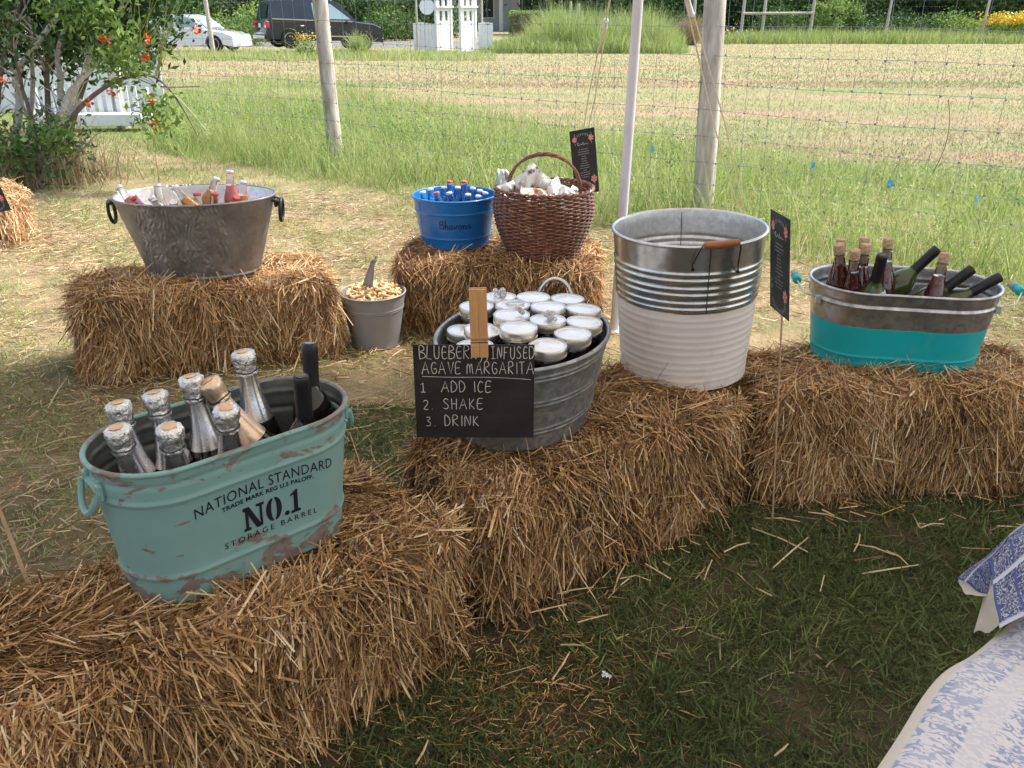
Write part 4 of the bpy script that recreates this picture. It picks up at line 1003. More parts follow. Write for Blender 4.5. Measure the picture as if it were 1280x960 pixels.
# === peanut bucket
T8 = Vector((-.712, 4.175, .004)); PH = .28
pb = empty('peanut_bucket', T8, 0, 'small plain grey bucket of peanuts standing on the ground', 'bucket')
shell('body', 'ellipse', wall_rings('e', .120, .120, .166, .166, PH, [(.198, .0025), (.208, .0025)], 'grey_paint', 'grey_paint', .005, ribw=.004), pb, 64)
vsA = []; fsA = []; rnA = []
np_ang = 8
for k in range(330):
    rr = .138 * math.sqrt(random.random()); a = random.uniform(0, 2 * PI); layer = random.uniform(-.02, .012)
    zc = PH - .014 + .038 * (1 - (rr / .155) ** 2) + layer - .006 * 0
    c = Vector((rr * math.cos(a), rr * math.sin(a), zc))
    X = Matrix.Translation(c) @ Matrix.Rotation(random.uniform(0, 6.28), 4, 'Z') @ Matrix.Rotation(random.uniform(-.7, .7), 4, 'Y'); s_ = random.uniform(.85, 1.2)
    prof = [(.002, -.019), (.0078, -.014), (.0088, -.008), (.0066, 0), (.0084, .008), (.0074, .014), (.002, .019)]
    o = len(vsA)
    for (r1, x1) in prof:
        for q in range(7): an = 2 * PI * q / 7; vsA.append(X @ Vector((x1 * s_, r1 * s_ * math.cos(an), r1 * s_ * math.sin(an))))
    for i in range(len(prof) - 1):
        for q in range(7): q2 = (q + 1) % 7; fsA.append((o + i * 7 + q, o + i * 7 + q2, o + (i + 1) * 7 + q2, o + (i + 1) * 7 + q))
    rnA += [random.random()] * (len(prof) * 7)
pn = np_obj('peanuts', np.array([tuple(v + T8) for v in vsA]), np.array(fsA), 'peanut', None, np.array(rnA), True); tag(pn, 'heap of unshelled peanuts filling the small grey bucket', 'peanuts', kind='stuff')
sc_ = empty('scoop', tuple(T8 + Vector((-.03, -.05, PH))), 0, 'grey metal scoop stuck upright into the peanuts', 'scoop'); sc_.rotation_euler = (R(-10), R(14), R(-10))
b = MB(); vs = []
for i in range(9):
    z = -.06 + .23 * i / 8; w_ = .040 * (1 - max(0, (i - 2)) * .115)
    for j in range(7): a = -1.0 + 2.0 * j / 6; vs.append((w_ * math.sin(a), w_ * (math.cos(a)) * .6, z))
b.add(vs, [(i * 7 + j, i * 7 + j + 1, (i + 1) * 7 + j + 1, (i + 1) * 7 + j) for i in range(8) for j in range(6)], 'grey_paint'); b.build('scoop_blade', sc_, fix=False)
b = MB(); b.tube([(-.010, .010, .165), (.002, .008, .178), (.016, .006, .182)], [.007, .009, .006], 'galv_dull', 8); b.tube([(.010, .008, .165), (.008, .006, .205)], [.004, .006], 'galv_dull', 8); b.build('scoop_handle', sc_)

# ------------------------------------------------------------------ menu signs on stakes
def menu_sign(label, bottom, top_dir, yaw, w, h, stake_base, right=0.0, flip=1, side='both'):
    root = empty('menu_sign', stake_base, 0, label, 'menu sign', 'black menu signs on thin stakes')
    Xb = Vector(bottom) - Vector(stake_base); up = Vector(top_dir).normalized()
    rx = Vector((math.cos(yaw), math.sin(yaw), 0)); rx = (rx - up * rx.dot(up)).normalized(); nn = rx.cross(up)   # nn points to -y for yaw 0
    def pl(x, z, o=.0): return tuple(Xb + rx * (x - right) + up * z + nn * o)
    b = MB(); vs = [pl(sx * w / 2, zz, o) for o in (.0012, -.0012) for sx, zz in ((-1, 0), (1, 0), (1, h), (-1, h))]
    b.add(vs, [(0, 1, 2, 3), (7, 6, 5, 4), (0, 4, 5, 1), (1, 5, 6, 2), (2, 6, 7, 3), (3, 7, 4, 0)], 'menu_card'); b.build('card', root, smooth=False)
    b = MB(); f = lambda x, z: pl(x, z, .0020)
    for zc, sg in ((.80, 1), (.16, -1)):
        for k in range(13):
            a = PI * (.12 + .76 * k / 12); ex = .36 * w * math.cos(a); ez = h * zc + sg * (.13 * h * math.sin(a))
            stroke(b, [(ex - .004 * math.cos(a), ez - sg * .005), (ex + .004 * math.cos(a), ez + sg * .006)], .0022, 'white_print', f)
    lens = [.42, .5, .5, .2, .26, .24, .3, .42, .44, .16, .46, .44, .34]
    for i, l in enumerate(lens):
        z = h * (.70 - .036 * i); n = max(2, int(l * 14)); x = -l * w * .9 / 2
        for k in range(n):
            seg = l * w * .9 / n; stroke(b, [(x, z - .002), (x + seg * .35, z + .0025), (x + seg * .75, z - .0015)], .0016, 'white_print', f, False); x += seg
    xs = smooth_poly([(-.22 * w, h * .765), (-.19 * w, h * .81), (-.24 * w, h * .79), (-.16 * w, h * .765), (-.1 * w, h * .79), (-.04 * w, h * .77), (.0, h * .81), (.02 * w, h * .77), (.1 * w, h * .785), (.14 * w, h * .77), (.2 * w, h * .78)])
    stroke(b, xs, .0020, 'white_print', f, False)
    b.build('printed_writing', root, smooth=False, fix=False)
    f = lambda x, z: pl(x, z, .0024)
    for (fx, fz, s_) in ((-.33, .86, .8), (.33, .86, .9), (.33, .22, 1.1), (-.36, .24, .5)):
        b = MB()
        for k in range(6):
            a0 = k * PI / 3 + .3; c = (fx * w, fz * h); R_ = .014 * s_
            b.add([f(*c), f(c[0] + R_ * math.cos(a0 - .4), c[1] + R_ * 1.2 * math.sin(a0 - .4)), f(c[0] + R_ * 1.2 * math.cos(a0), c[1] + R_ * 1.4 * math.sin(a0)), f(c[0] + R_ * math.cos(a0 + .4), c[1] + R_ * 1.2 * math.sin(a0 + .4))], [(0, 1, 2, 3)], 'pink_print' if s_ > .6 else 'green_print')
        for dz in (-.07, .065):
            b.add([f(fx * w - .003, (fz + dz) * h), f(fx * w + .001, (fz + dz * 1.35) * h), f(fx * w + .005, (fz + dz) * h), f(fx * w + .001, (fz + dz * .7) * h)], [(0, 1, 2, 3)], 'green_print')
        b.build('printed_flower', root, smooth=False, fix=False)
    b = MB(); top = Xb + up * (h * .55) - nn * .004; b.tube([(0, 0, -.03), tuple(Xb - nn * .004), tuple(top)], .0030, 'stick_wood', 6); b.build('stake', root)
    return root
sb = G(966, 657, 0); bt = GY(976, 393, sb.y)
menu_sign('black menu card on a thin stake between the corrugated bucket and turquoise tub', bt, GY(972, 270, sb.y) - GY(971, 396, sb.y), R(-85), .15, .305, tuple(sb), 0.012)
sb2 = Vector((.47, 4.72, 0))
menu_sign('black menu card on a thin stake behind the wicker basket', GY(734, 242, 4.70), GY(727, 159, 4.66) - GY(734, 242, 4.70), R(12), .138, .35, tuple(sb2), .0)
sb3 = Vector((-3.30, 5.25, 0))
menu_sign('black menu card leaning at the left edge of the picture', GY(-2, 266, 5.2), GY(-33, 200, 5.2) - GY(-2, 266, 5.2), R(0), .17, .36, tuple(sb3), .0)
b = MB(); b.tube([tuple(GY(38, 737, 1.56)), tuple(GY(16, 680, 1.60)), tuple(GY(-2, 634, 1.62)), tuple(GY(-30, 560, 1.66))], [.0045, .0045, .004, .003], 'stick_wood', 7)
tag(b.build('thin_stick'), 'thin wooden stick rising from behind the foreground bale at the left edge', 'stick')

# ------------------------------------------------------------------ tent
tent = empty('party_tent', (1.0, 0, 0), 0, 'white canvas party tent overhead with a slim white pole beside the corrugated bucket', 'tent')
x0, x1, y0, y1, ze, zp = -3.45, 5.2, -4.6, 4.42, 2.28, 3.5
def roofz(x, y):
    tx = min((x - x0), (x1 - x)) / ((y1 - y0) / 2); ty = min(y - y0, y1 - y) / ((y1 - y0) / 2); t = max(0, min(1, min(tx, ty))); return ze + (zp - ze) * (t * .85 + .15 * t * t)
b = MB(); nx, ny = 40, 36; vs = [(x0 + (x1 - x0) * i / nx - 1.0, y0 + (y1 - y0) * j / ny, roofz(x0 + (x1 - x0) * i / nx, y0 + (y1 - y0) * j / ny)) for i in range(nx + 1) for j in range(ny + 1)]
b.add(vs, [(i * (ny + 1) + j, (i + 1) * (ny + 1) + j, (i + 1) * (ny + 1) + j + 1, i * (ny + 1) + j + 1) for i in range(nx) for j in range(ny)], 'canvas'); b.build('canopy', tent, fix=False)
def valance(pa, pb):
    b = MB(); vs = []; n = 60
    for i in range(n + 1):
        t = i / n; x = pa[0] + (pb[0] - pa[0]) * t; y = pa[1] + (pb[1] - pa[1]) * t
        vs += [(x - 1.0, y, ze + .001), (x - 1.0, y, ze - .16 - .04 * abs(math.sin(t * 15 * PI)))]
    b.add(vs, [(2 * i, 2 * i + 1, 2 * i + 3, 2 * i + 2) for i in range(n)], 'canvas'); b.build('valance', tent, fix=False)
valance((x0, y1), (x1, y1)); valance((x0, y0), (x1, y0)); valance((x0, y0), (x0, y1)); valance((x1, y0), (x1, y1))
for (px_, py_, tx) in ((.556, 4.35, .60), (x0 + .03, 4.38, x0 + .03), (x1 - .03, 4.38, x1 - .03), (x0 + .03, y0 + .03, x0 + .03), (x1 - .03, y0 + .03, x1 - .03), (x0 + .03, 0, x0 + .03), (x1 - .03, 0, x1 - .03), (.5, y0 + .03, .5)):
    b = MB(); b.tube([(px_ - 1, py_, .01), (tx - 1, py_, 2.3)], .0245, 'pole', 20); b.lathe([(.045, 0), (.045, .008), (.028, .012)], 'pole', 16, Matrix.Translation((px_ - 1, py_, .003))); b.build('pole', tent)
def guy(top, end, slide, label, sep):
    root = empty('guy_rope', end, 0, label, 'rope', 'guy ropes of the tent')
    A = Vector(top) - Vector(end); sp = A * slide; u = Vector((1, -.2, 0)).normalized() * sep
    b = MB(); b.tube([tuple(A), tuple(sp * 1.03)], .0062, 'rope', 6)
    for s_ in (-1, 1): b.tube([tuple(sp + u * s_ * .35), tuple(sp * .6 + u * s_), tuple(sp * .25 + u * s_ * .6 - Vector((0, 0, .004))), (0, 0, .03)], .0052, 'rope', 6)
    b.build('rope', root)
    d = A.normalized(); b = MB(); X = Matrix.Translation(sp) @ d.to_track_quat('Z', 'Y').to_matrix().to_4x4()
    b.lathe([(.010, -.012), (.018, -.01), (.019, 0), (.016, .006), (.015, .105), (.019, .112), (.018, .125), (.008, .127)], 'pole', 14, X); b.build('rope_slider', root)
    b = MB(); b.tube([(0, 0, -.05), (0, 0, .09)], [.003, .010], 'stick_wood', 8); b.build('stake', root)
guy((.60, 4.40, 2.26), (1.80, 6.35, 0), .70, 'tent guy rope with white slider running down past the right fence post', .035)
guy((.56, 4.42, 2.26), (.80, 10.2, 0), .66, 'tent guy rope running down behind the left side of the white pole', .03)

# ------------------------------------------------------------------ tablecloth at lower right
def cloth_mat(dark):
    m, nt, b = nmat('blue paisley cloth dark' if dark else 'white cloth with blue print'); b.inputs['Roughness'].default_value = .85
    v = coords(nt, (1, 1, 1), 'UV'); sep = nt.nodes.new("ShaderNodeSeparateXYZ"); lk(nt, v, sep.inputs[0]); u = sep.outputs[0]
    vo = nt.nodes.new("ShaderNodeTexVoronoi"); vo.feature = 'DISTANCE_TO_EDGE'; vo.inputs['Scale'].default_value = 38 if dark else 30
    warp = nt.nodes.new("ShaderNodeVectorMath"); warp.operation = 'ADD'; nn_ = nt.nodes.new("ShaderNodeTexNoise"); nn_.inputs['Scale'].default_value = 14; lk(nt, v, nn_.inputs['Vector'])
    scv = nt.nodes.new("ShaderNodeVectorMath"); scv.operation = 'SCALE'; scv.inputs[3].default_value = .06; lk(nt, nn_.outputs[1], scv.inputs[0]); lk(nt, v, warp.inputs[0]); lk(nt, scv.outputs[0], warp.inputs[1])
    lk(nt, warp.outputs[0], vo.inputs['Vector'])
    rings = math_(nt, 'ABSOLUTE', math_(nt, 'SINE', math_(nt, 'MULTIPLY', vo.outputs[0], 75 if dark else 70)))
    ct = math_(nt, 'ABSOLUTE', math_(nt, 'SUBTRACT', math_(nt, 'FRACT', math_(nt, 'MULTIPLY', noise(nt, 30 if dark else 27, 2.5, .5, v, .6), 6)), .5))
    fl = ramp(nt, ct, [(.11, (1, 1, 1)), (.18, (0, 0, 0))])
    if dark:
        base = mix(nt, fl, (.04, .055, .16), (.36, .37, .44))
        st = math_(nt, 'FRACT', math_(nt, 'MULTIPLY', u, 3.2)); line = ramp(nt, st, [(.0, (1, 1, 1)), (.06, (1, 1, 1)), (.1, (0, 0, 0))])
        st2 = math_(nt, 'FRACT', math_(nt, 'MULTIPLY', sep.outputs[1], 9)); line2 = ramp(nt, st2, [(.0, (1, 1, 1)), (.1, (1, 1, 1)), (.14, (0, 0, 0))])
        base = mix(nt, line2, base, (.05, .07, .22)); base = mix(nt, line, base, (.45, .47, .58))
    else:
        # stripes of print parallel to the hem
        wob = math_(nt, 'ADD', u, math_(nt, 'MULTIPLY', noise(nt, 6, 3, .5, v), .012))
        band = ramp(nt, wob, [(0, (.0,) * 3), (.020, (.0,) * 3), (.022, (1,) * 3), (.036, (1,) * 3), (.038, (.75,) * 3), (.072, (.8,) * 3), (.074, (1,) * 3), (.078, (1,) * 3), (.080, (.22,) * 3), (.112, (.25,) * 3), (.114, (.95,) * 3), (.16, (.9,) * 3), (.162, (.32,) * 3), (.25, (.35,) * 3), (.252, (.85,) * 3), (.285, (.8,) * 3), (.29, (.3,) * 3), (1, (.35,) * 3)])
        n2 = ramp(nt, noise(nt, 50, 3, .5, v, 1.0), [(.54, (0, 0, 0)), (.57, (1, 1, 1))])
        k = math_(nt, 'MULTIPLY', math_(nt, 'MAXIMUM', math_(nt, 'MULTIPLY', fl, .8), math_(nt, 'MULTIPLY', n2, .8)), band)
        tint = ramp(nt, noise(nt, 5, 3, .5, v), [(.35, (.13, .19, .40)), (.65, (.27, .35, .54))])
        base = mix(nt, k, (.66, .64, .68), tint)
        hem = ramp(nt, u, [(.0, (1, 1, 1)), (.018, (1, 1, 1)), (.019, (0, 0, 0))]); base = mix(nt, hem, base, (.66, .61, .55))
    lk(nt, base, b.inputs['Base Color']); bump(nt, b, noise(nt, 400, 2, .5, v), .15, .001); return m
M['cloth'] = cloth_mat(False); M['cloth_dark'] = cloth_mat(True); M['cream'] = plain('cream lining', (.66, .60, .50), (.6, .54, .44), 12, .85)
def grid_obj(name, fn, nu, nv, mat, uvs=(1, 1), parent=None):
    vs = []; uv = []
    for i in range(nu + 1):
        for j in range(nv + 1): vs.append(fn(i / nu, j / nv)); uv.append((i / nu * uvs[0], j / nv * uvs[1]))
    fs = [(i * (nv + 1) + j, (i + 1) * (nv + 1) + j, (i + 1) * (nv + 1) + j + 1, i * (nv + 1) + j + 1) for i in range(nu) for j in range(nv)]
    me = bpy.data.meshes.new(name); me.from_pydata(vs, [], fs); l = me.uv_layers.new(name='UVMap')
    for p in me.polygons:
        for li, vi in zip(p.loop_indices, p.vertices): l.data[li].uv = uv[vi]
        p.use_smooth = True
    me.materials.append(M[mat]); o = bpy.data.objects.new(name, me); COL.objects.link(o); o.parent = parent; return o
TZ = .74
edge = [G(1075, 1000, TZ), G(1092, 960, TZ), G(1125, 905, TZ), G(1160, 850, TZ), G(1195, 810, TZ), G(1232, 783, TZ), G(1285, 748, TZ), G(1360, 700, TZ)]
edge = [Vector(p) for p in smooth_poly([tuple(p) for p in edge], 5)]
def epoint(s_):
    f_ = s_ * (len(edge) - 1); i = min(int(f_), len(edge) - 2); return edge[i].lerp(edge[i + 1], f_ - i)
inn = Vector((.80, -.60, 0))
table = empty('table', (1.35, .72, 0), R(50), 'folding table hidden under the printed cloth at the lower right', 'table')
b = MB(); b.box((0, 0, TZ - .03), (1.15, .66, .03), 'cork'); b.build('table_top', table)
for sx in (-1, 1):
    for sy in (-1, 1): b = MB(); b.tube([(sx * .5, sy * .26, .005), (sx * .5, sy * .26, TZ - .045)], .014, 'galv', 10); b.build('leg', table)
clothO = empty('tablecloth', (0, 0, 0), 0, 'white tablecloth printed with blue paisley in the lower right corner', 'tablecloth')
def top_fn(u, v):
    e = epoint(v); w = u * .95
    p = e + inn * w; z = TZ + .006 * math.sin(v * 16 + u * 5) * (1 - u) + .010 * math.sin(v * 7 + u * 9)
    if w < .04: z -= .03 * (1 - w / .04) ** 2
    return (p.x, p.y, z)
def side_fn(u, v):
    e = epoint(v); fold = .025 * math.sin(v * 38) + .012 * math.sin(v * 71); p = e - inn * (.004 + .10 * u + fold * u) ; p = e + inn * (.0 + .05 * u) - inn * fold * u
    return (p.x, p.y, TZ + .006 * math.sin(v * 16) + .010 * math.sin(v * 7) - .03 - .5 * u)
grid_obj('top_cloth', top_fn, 70, 60, 'cloth', (1.0, 1.3), clothO)
grid_obj('side_drape', side_fn, 10, 90, 'cloth', (.5, 1.3), clothO)
# dark folded runner
rA, rB = G(1195, 722, TZ + .03), G(1262, 668, TZ + .03); run = empty('table_runner', (0, 0, 0), 0, 'dark blue patterned runner with cream lining hanging over the far table corner', 'table runner')
def quadfn(P00, P10, P11, P01, amp, ph):
    def f_(u, v):
        p = P00 * (1 - u) * (1 - v) + P10 * u * (1 - v) + P11 * u * v + P01 * (1 - u) * v
        k = amp * (math.sin(u * 9 + ph) + math.sin(v * 7 + u * 5 + ph)); return (p.x, p.y, p.z + k)
    return f_
grid_obj('runner_top', quadfn(G(1248, 790, TZ + .03), G(1238, 697, TZ + .045), G(1330, 615, TZ + .04), G(1380, 720, TZ + .03), .004, 1), 16, 16, 'cloth_dark', (.5, .5), run)
grid_obj('runner_corner', quadfn(G(1237, 745, TZ - .03), G(1197, 722, TZ - .03), G(1262, 668, TZ + .03), G(1243, 700, TZ + .045), .003, 2), 12, 12, 'cloth_dark', (.42, .42), run)
grid_obj('runner_band', quadfn(G(1262, 669, TZ + .03), G(1239, 699, TZ + .047), G(1330, 620, TZ + .045), G(1340, 605, TZ + .03), .002, 2), 10, 12, 'cloth_dark', (.2, .5), run)
grid_obj('runner_hem', quadfn(G(1237, 746, TZ - .032), G(1198, 722, TZ - .034), G(1199, 730, TZ - .045), G(1208, 744, TZ - .045), .001, 2), 8, 8, 'cream', (1, 1), run)
grid_obj('runner_lining', quadfn(G(1216, 795, TZ - .10), G(1232, 738, TZ - .04), G(1246, 700, TZ + .02), G(1250, 785, TZ + .012), .006, .5), 12, 12, 'cream', (1, 1), run)

# ------------------------------------------------------------------ deer fence
fence = empty('wire_fence', (FA[0], FA[1], 0), 0, 'tall wire mesh fence on two round wooden posts across the weeds', 'fence')
def fpt(s_, z, d=0): p = FD * s_ + FN * d; return (p[0], p[1], z)
def postm(s_, lean, r0, r1, h=2.7):
    b = MB(); b.tube([(FD[0] * s_ + lean[0] * t * h, FD[1] * s_ + lean[1] * t * h, -.05 + (h + .05) * t) for t in [i / 10 for i in range(11)]], [(r0 + (r1 - r0) * i / 10) * random.uniform(.97, 1.03) for i in range(11)], 'post', 18)
    b.build('post', fence)
for s_, ln, r0, r1 in ((0, (-.02, 0), .088, .076), (4.68, (-.032, 0), .090, .080), (-4.68, (0, 0), .09, .08), (9.36, (0, 0), .1, .09)): postm(s_, ln, r0, r1)
b = MB(); zr = [.12, .28, .45, .65, .86, 1.07, 1.28, 1.49, 1.70, 1.91, 2.12, 2.33]
for k, z in enumerate(zr):
    pts = [(*(FD * s_ + FN * (-.10 + .006 * math.sin(s_ * 3 + k)))[:2], z + .010 * math.sin(s_ * 2.3 + k) - .012 * math.sin((s_ % 4.68) / 4.68 * PI)) for s_ in np.arange(-5, 10, .3)]
    b.tube(pts, .0015, 'wire', 4)
for s_ in np.arange(-5, 9.9, .2):
    ph = s_ * 5; pts = [(*(FD * (s_ + .012 * math.sin(z * 3 + ph)) + FN * -.10)[:2], z) for z in np.arange(.1, 2.4, .28)]
    b.tube([tuple(map(float, p)) for p in pts], .0014, 'wire', 4)
for s_ in np.arange(-1, 9.9, .2):
    for z in zr:
        p = FD * s_ + FN * -.10; b.box((float(p[0]), float(p[1]), z - .012 * math.sin((s_ % 4.68) / 4.68 * PI)), (.010, .010, .012), 'wire')
b.build('wire_mesh', fence, fix=False)
b = MB(); b.tube([(*(FD * (6.45 + .05 * math.sin(t * 3)) + FN * -.12)[:2], .55 + .5 * t) for t in [i / 8 for i in range(9)]], .0022, 'black_iron', 4); b.build('loose_wire', fence)

# marker flags
for i, (px, py, py2, lab) in enumerate([(1105, 229, 252, 'brightest blue marker flag, right of the guy rope beyond the fence'), (812, 187, 205, 'blue marker flag just right of the white pole'), (1011, 207, 222, 'pale blue marker flag near the corrugated bucket, right of the fence post'), (1215, 249, 268, 'blue marker flag nearest the right edge of the picture')]):
    base = G(px, py2, .12); base.z = 0; r_ = empty('marker_flag', base, R(15 * i), lab, 'marker flag', 'blue marker flags in the grass')
    H_ = GY(px, py - 6, base.y).z
    b = MB(); b.tube([(0, 0, -.02), (.004, 0, H_)], .0018, 'wire', 5); b.build('wire_stem', r_)
    b = MB(); b.add([(.004, 0, H_), (.055, .006, H_ - .02), (.062, -.006, H_ - .06), (.02, .01, H_ - .085), (.003, 0, H_ - .08)], [(0, 1, 2, 3, 4)], 'flag'); b.build('flag', r_, smooth=False, fix=False)

# ------------------------------------------------------------------ cars
def car(kind, body, L, Wc, H):
    root = empty('parked_car'); s = L
    if kind == 'suv':
        low = [(-.485, .34), (-.495, .45), (-.49, .70), (-.475, 1.08), (-.44, 1.12), (.24, 1.12), (.26, 1.10), (.41, 1.04), (.475, .92), (.49, .68), (.485, .36)]
        roof = [(-.468, 1.08), (-.445, 1.58), (-.42, 1.78), (-.36, 1.87), (.06, 1.87), (.12, 1.80), (.27, 1.08)]
        win = [[(-.45, 1.16), (-.42, 1.70), (-.305, 1.74), (-.305, 1.16)], [(-.285, 1.16), (-.285, 1.74), (-.125, 1.75), (-.115, 1.16)], [(-.095, 1.16), (-.105, 1.75), (.05, 1.74), (.215, 1.18)]]
        wr, wx = .37, (-.30, .32)
    else:
        low = [(-.49, .22), (-.5, .5), (-.48, .86), (-.30, .93), (.15, .92), (.40, .76), (.485, .62), (.495, .22)]
        roof = [(-.36, .9), (-.22, 1.30), (-.10, 1.42), (.02, 1.42), (.12, 1.30), (.24, .88)]
        win = [[(-.31, .95), (-.20, 1.27), (-.10, 1.35), (-.05, 1.36), (-.05, .95)], [(-.03, .95), (-.03, 1.36), (.03, 1.34), (.10, 1.26), (.20, .95)]]
        wr, wx = .32, (-.30, .31)
    # lower body with wheel arches
    poly = []
    bot = low[0][1]
    for wx_ in wx:
        for k in range(9):
            a = PI - PI * k / 8; poly.append((wx_ * s + (wr + .06) * math.cos(a), max(bot, wr * .95 + (wr + .06) * math.sin(a))))
    pl_ = poly + [(x * s, z) for x, z in reversed(low)]
    b = MB(); n = len(pl_); vs = []
    for yy, k in ((-Wc / 2, 1), (-Wc / 2 + .06, 1), (Wc / 2 - .06, 1), (Wc / 2, 1)):
        for x, z in pl_:
            inset = .0
            if abs(yy) == Wc / 2 and z > .9: z = z - .03
            vs.append((x * (.99 if abs(yy) == Wc / 2 else 1.0), yy, z))
    fs = [tuple(range(n)), tuple(range(4 * n - 1, 3 * n - 1, -1))]
    for q in range(3): fs += [(q * n + i, (q + 1) * n + i, (q + 1) * n + (i + 1) % n, q * n + (i + 1) % n) for i in range(n)]
    b.add(vs, fs, body); n = len(roof); vs = []
    for yy, tt in ((-1, 0), (1, 0)):
        for x, z in roof: t = (z - .9) / .8; vs.append((x * s, yy * (Wc / 2 - .04 - .16 * t), z))
    b.add(vs, [tuple(range(n)), tuple(range(2 * n - 1, n - 1, -1))] + [(i, i + n, (i + 1) % n + n, (i + 1) % n) for i in range(n)], body)
    b.build('body', root, ang=40)
    for sg in (-1, 1):
        for k, w_ in enumerate(win):
            b = MB(); f = lambda x, z, o: (x * s, sg * (Wc / 2 - .04 - .16 * (z - .9) / .8 + o), z); n = len(w_)
            vs = [f(x, z, .008) for x, z in w_] + [f(x, z, -.01) for x, z in w_]
            gm = 'car_glass' if (kind == 'suv' and k < 2) else 'car_glass_light'
            b.add(vs, [tuple(range(n)), tuple(range(2 * n - 1, n - 1, -1))] + [(i, i + n, (i + 1) % n + n, (i + 1) % n) for i in range(n)], gm); b.build('window', root, smooth=False)
        for hx_ in ((-.2, .02) if kind == 'suv' else (-.16, .07)):
            b = MB(); b.box((hx_ * s, sg * (Wc / 2 + .012), .88), (.16, .03, .03), 'chrome' if kind == 'suv' else body, bev=.008); b.build('door_handle', root)
        b = MB(); b.box((.175 * s, sg * (Wc / 2 + .08), 1.06 if kind == 'suv' else .97), (.12, .18, .14), body, bev=.03); b.build('mirror', root)
        for wx_ in wx:
            wroot = MB(); X = Matrix.Translation((wx_ * s, sg * (Wc / 2 - .12), wr)) @ Matrix.Rotation(R(90), 4, 'X')
            wroot.lathe([(wr * .62, -.11), (wr * .92, -.115), (wr, -.09), (wr, .09), (wr * .92, .115), (wr * .62, .11)], 'rubber', 28, X); t_ = wroot.build('tyre', root)
            b = MB(); b.lathe([(wr * .63, -.1), (wr * .66, -.118), (wr * .60, -.118), (wr * .55, -.07), (.03, -.06)], 'chrome', 28, X if sg < 0 else X, cap0=False)
            b.lathe([(.03, .06), (wr * .55, .07), (wr * .60, .118), (wr * .66, .118), (wr * .63, .1)], 'chrome', 28, X, cap1=False)
            for q in range(6):
                a = q * PI / 3
                for zz in (-.085, .085): b.box((wx_ * s + wr * .33 * math.cos(a), sg * (Wc / 2 - .12) - zz, wr + wr * .33 * math.sin(a)), (.05, .02, wr * .5), 'chrome', None)
            b.build('rim', root)
        if kind == 'suv':
            b = MB(); b.box((-.11 * s, sg * (Wc / 2 + .006), 1.10), (.66 * s, .02, .035), 'chrome'); b.box((.01 * s, sg * (Wc / 2 + .01), .52), (.5 * s, .02, .04), 'chrome'); b.build('trim', root)
            b = MB(); b.tube([(-.38 * s, sg * .66, 1.86), (-.33 * s, sg * .66, 1.94), (.04 * s, sg * .66, 1.95), (.07 * s, sg * .66, 1.86)], .022, 'chrome', 8); b.build('roof_rail', root)
        b = MB(); zt = .88 if kind == 'suv' else .74
        b.box((-.476 * s, sg * (Wc / 2 - .13), zt), (.16, .30, .26 if kind == 'suv' else .14), 'tail', bev=.03); b.build('tail_light', root)
        b = MB(); b.box((.462 * s, sg * (Wc / 2 - .2), .74 if kind == 'suv' else .6), (.16, .34, .16), 'car_glass_light', bev=.04); b.build('headlight', root)
    b = MB()
    if kind == 'suv':
        b.add([(-.464 * s - .02, -.68, 1.16), (-.464 * s - .02, .68, 1.16), (-.443 * s - .02, .6, 1.66), (-.443 * s - .02, -.6, 1.66)], [(0, 1, 2, 3)], 'car_glass'); b.build('rear_window', root, smooth=False, fix=False)
        b = MB(); b.box((-.487 * s - .004, 0, .84), (.02, .32, .16), 'label', bev=.004); b.build('number_plate', root)
        b = MB(); b.add([(.13 * s, -.62, 1.77), (.13 * s, .62, 1.77), (.268 * s, .74, 1.14), (.268 * s, -.74, 1.14)], [(0, 1, 2, 3)], 'car_glass'); b.build('windscreen', root, smooth=False, fix=False)
        b = MB(); b.box((-.49 * s, 0, .42), (.14, Wc - .1, .18), body, bev=.04); b.box((.485 * s, 0, .42), (.14, Wc - .1, .2), body, bev=.04); b.build('bumper', root)
    else:
        b.add([(.125 * s, -.6, 1.30), (.125 * s, .6, 1.30), (.243 * s, .72, .93), (.243 * s, -.72, .93)], [(0, 1, 2, 3)], 'car_glass_light'); b.build('windscreen', root, smooth=False, fix=False)
    return root
suv = car('suv', 'car_black', 5.05, 1.95, 1.84); tag(suv, 'black sport utility car with roof rails parked on the road behind the field', 'car', 'cars on the road')
p = G(405, 59, 0); suv.location = (-8.1, 38.6, .10); suv.rotation_euler = (0, R(2.2), R(30))
wc = car('sedan', 'car_white', 4.7, 1.85, 1.45); tag(wc, 'white sedan on the road half hidden behind the leafy shrub', 'car', 'cars on the road')
wc.location = (-13.5, 38.6, .02); wc.rotation_euler = (0, R(.5), R(-8))

# ------------------------------------------------------------------ white garden arch and low fences
ar = empty('garden_arch', (-2.35, 38.6, 0), R(-38), 'white wooden garden arch with cut out side panels at the far end of the field', 'garden arch')
Wa, Da = 1.35, .9
for s_ in (-1, 1):
    b = MB(); xx = s_ * Wa / 2
    for yy in (-Da / 2, Da / 2): b.box((xx, yy, 1.1), (.11, .11, 2.2), 'white_paint')
    b.box((xx, 0, .55), (.05, Da - .09, 1.06), 'white_paint'); b.box((xx, 0, 1.55), (.05, .16, .9), 'white_paint')
    for zz in (1.13, 1.62, 2.15): b.box((xx, 0, zz), (.052, Da - .09, .12), 'white_paint')
    for yy in (-Da / 2 + .1, Da / 2 - .1): b.box((xx, yy, 1.6), (.05, .18, 1.0), 'white_paint')
    b.build('side_panel', ar, smooth=False)
    b = MB(); b.box((xx + s_ * .0, 0, 1.72), (.24, Da + .16, .07), 'white_paint'); b.build('cap_rail', ar, smooth=False)
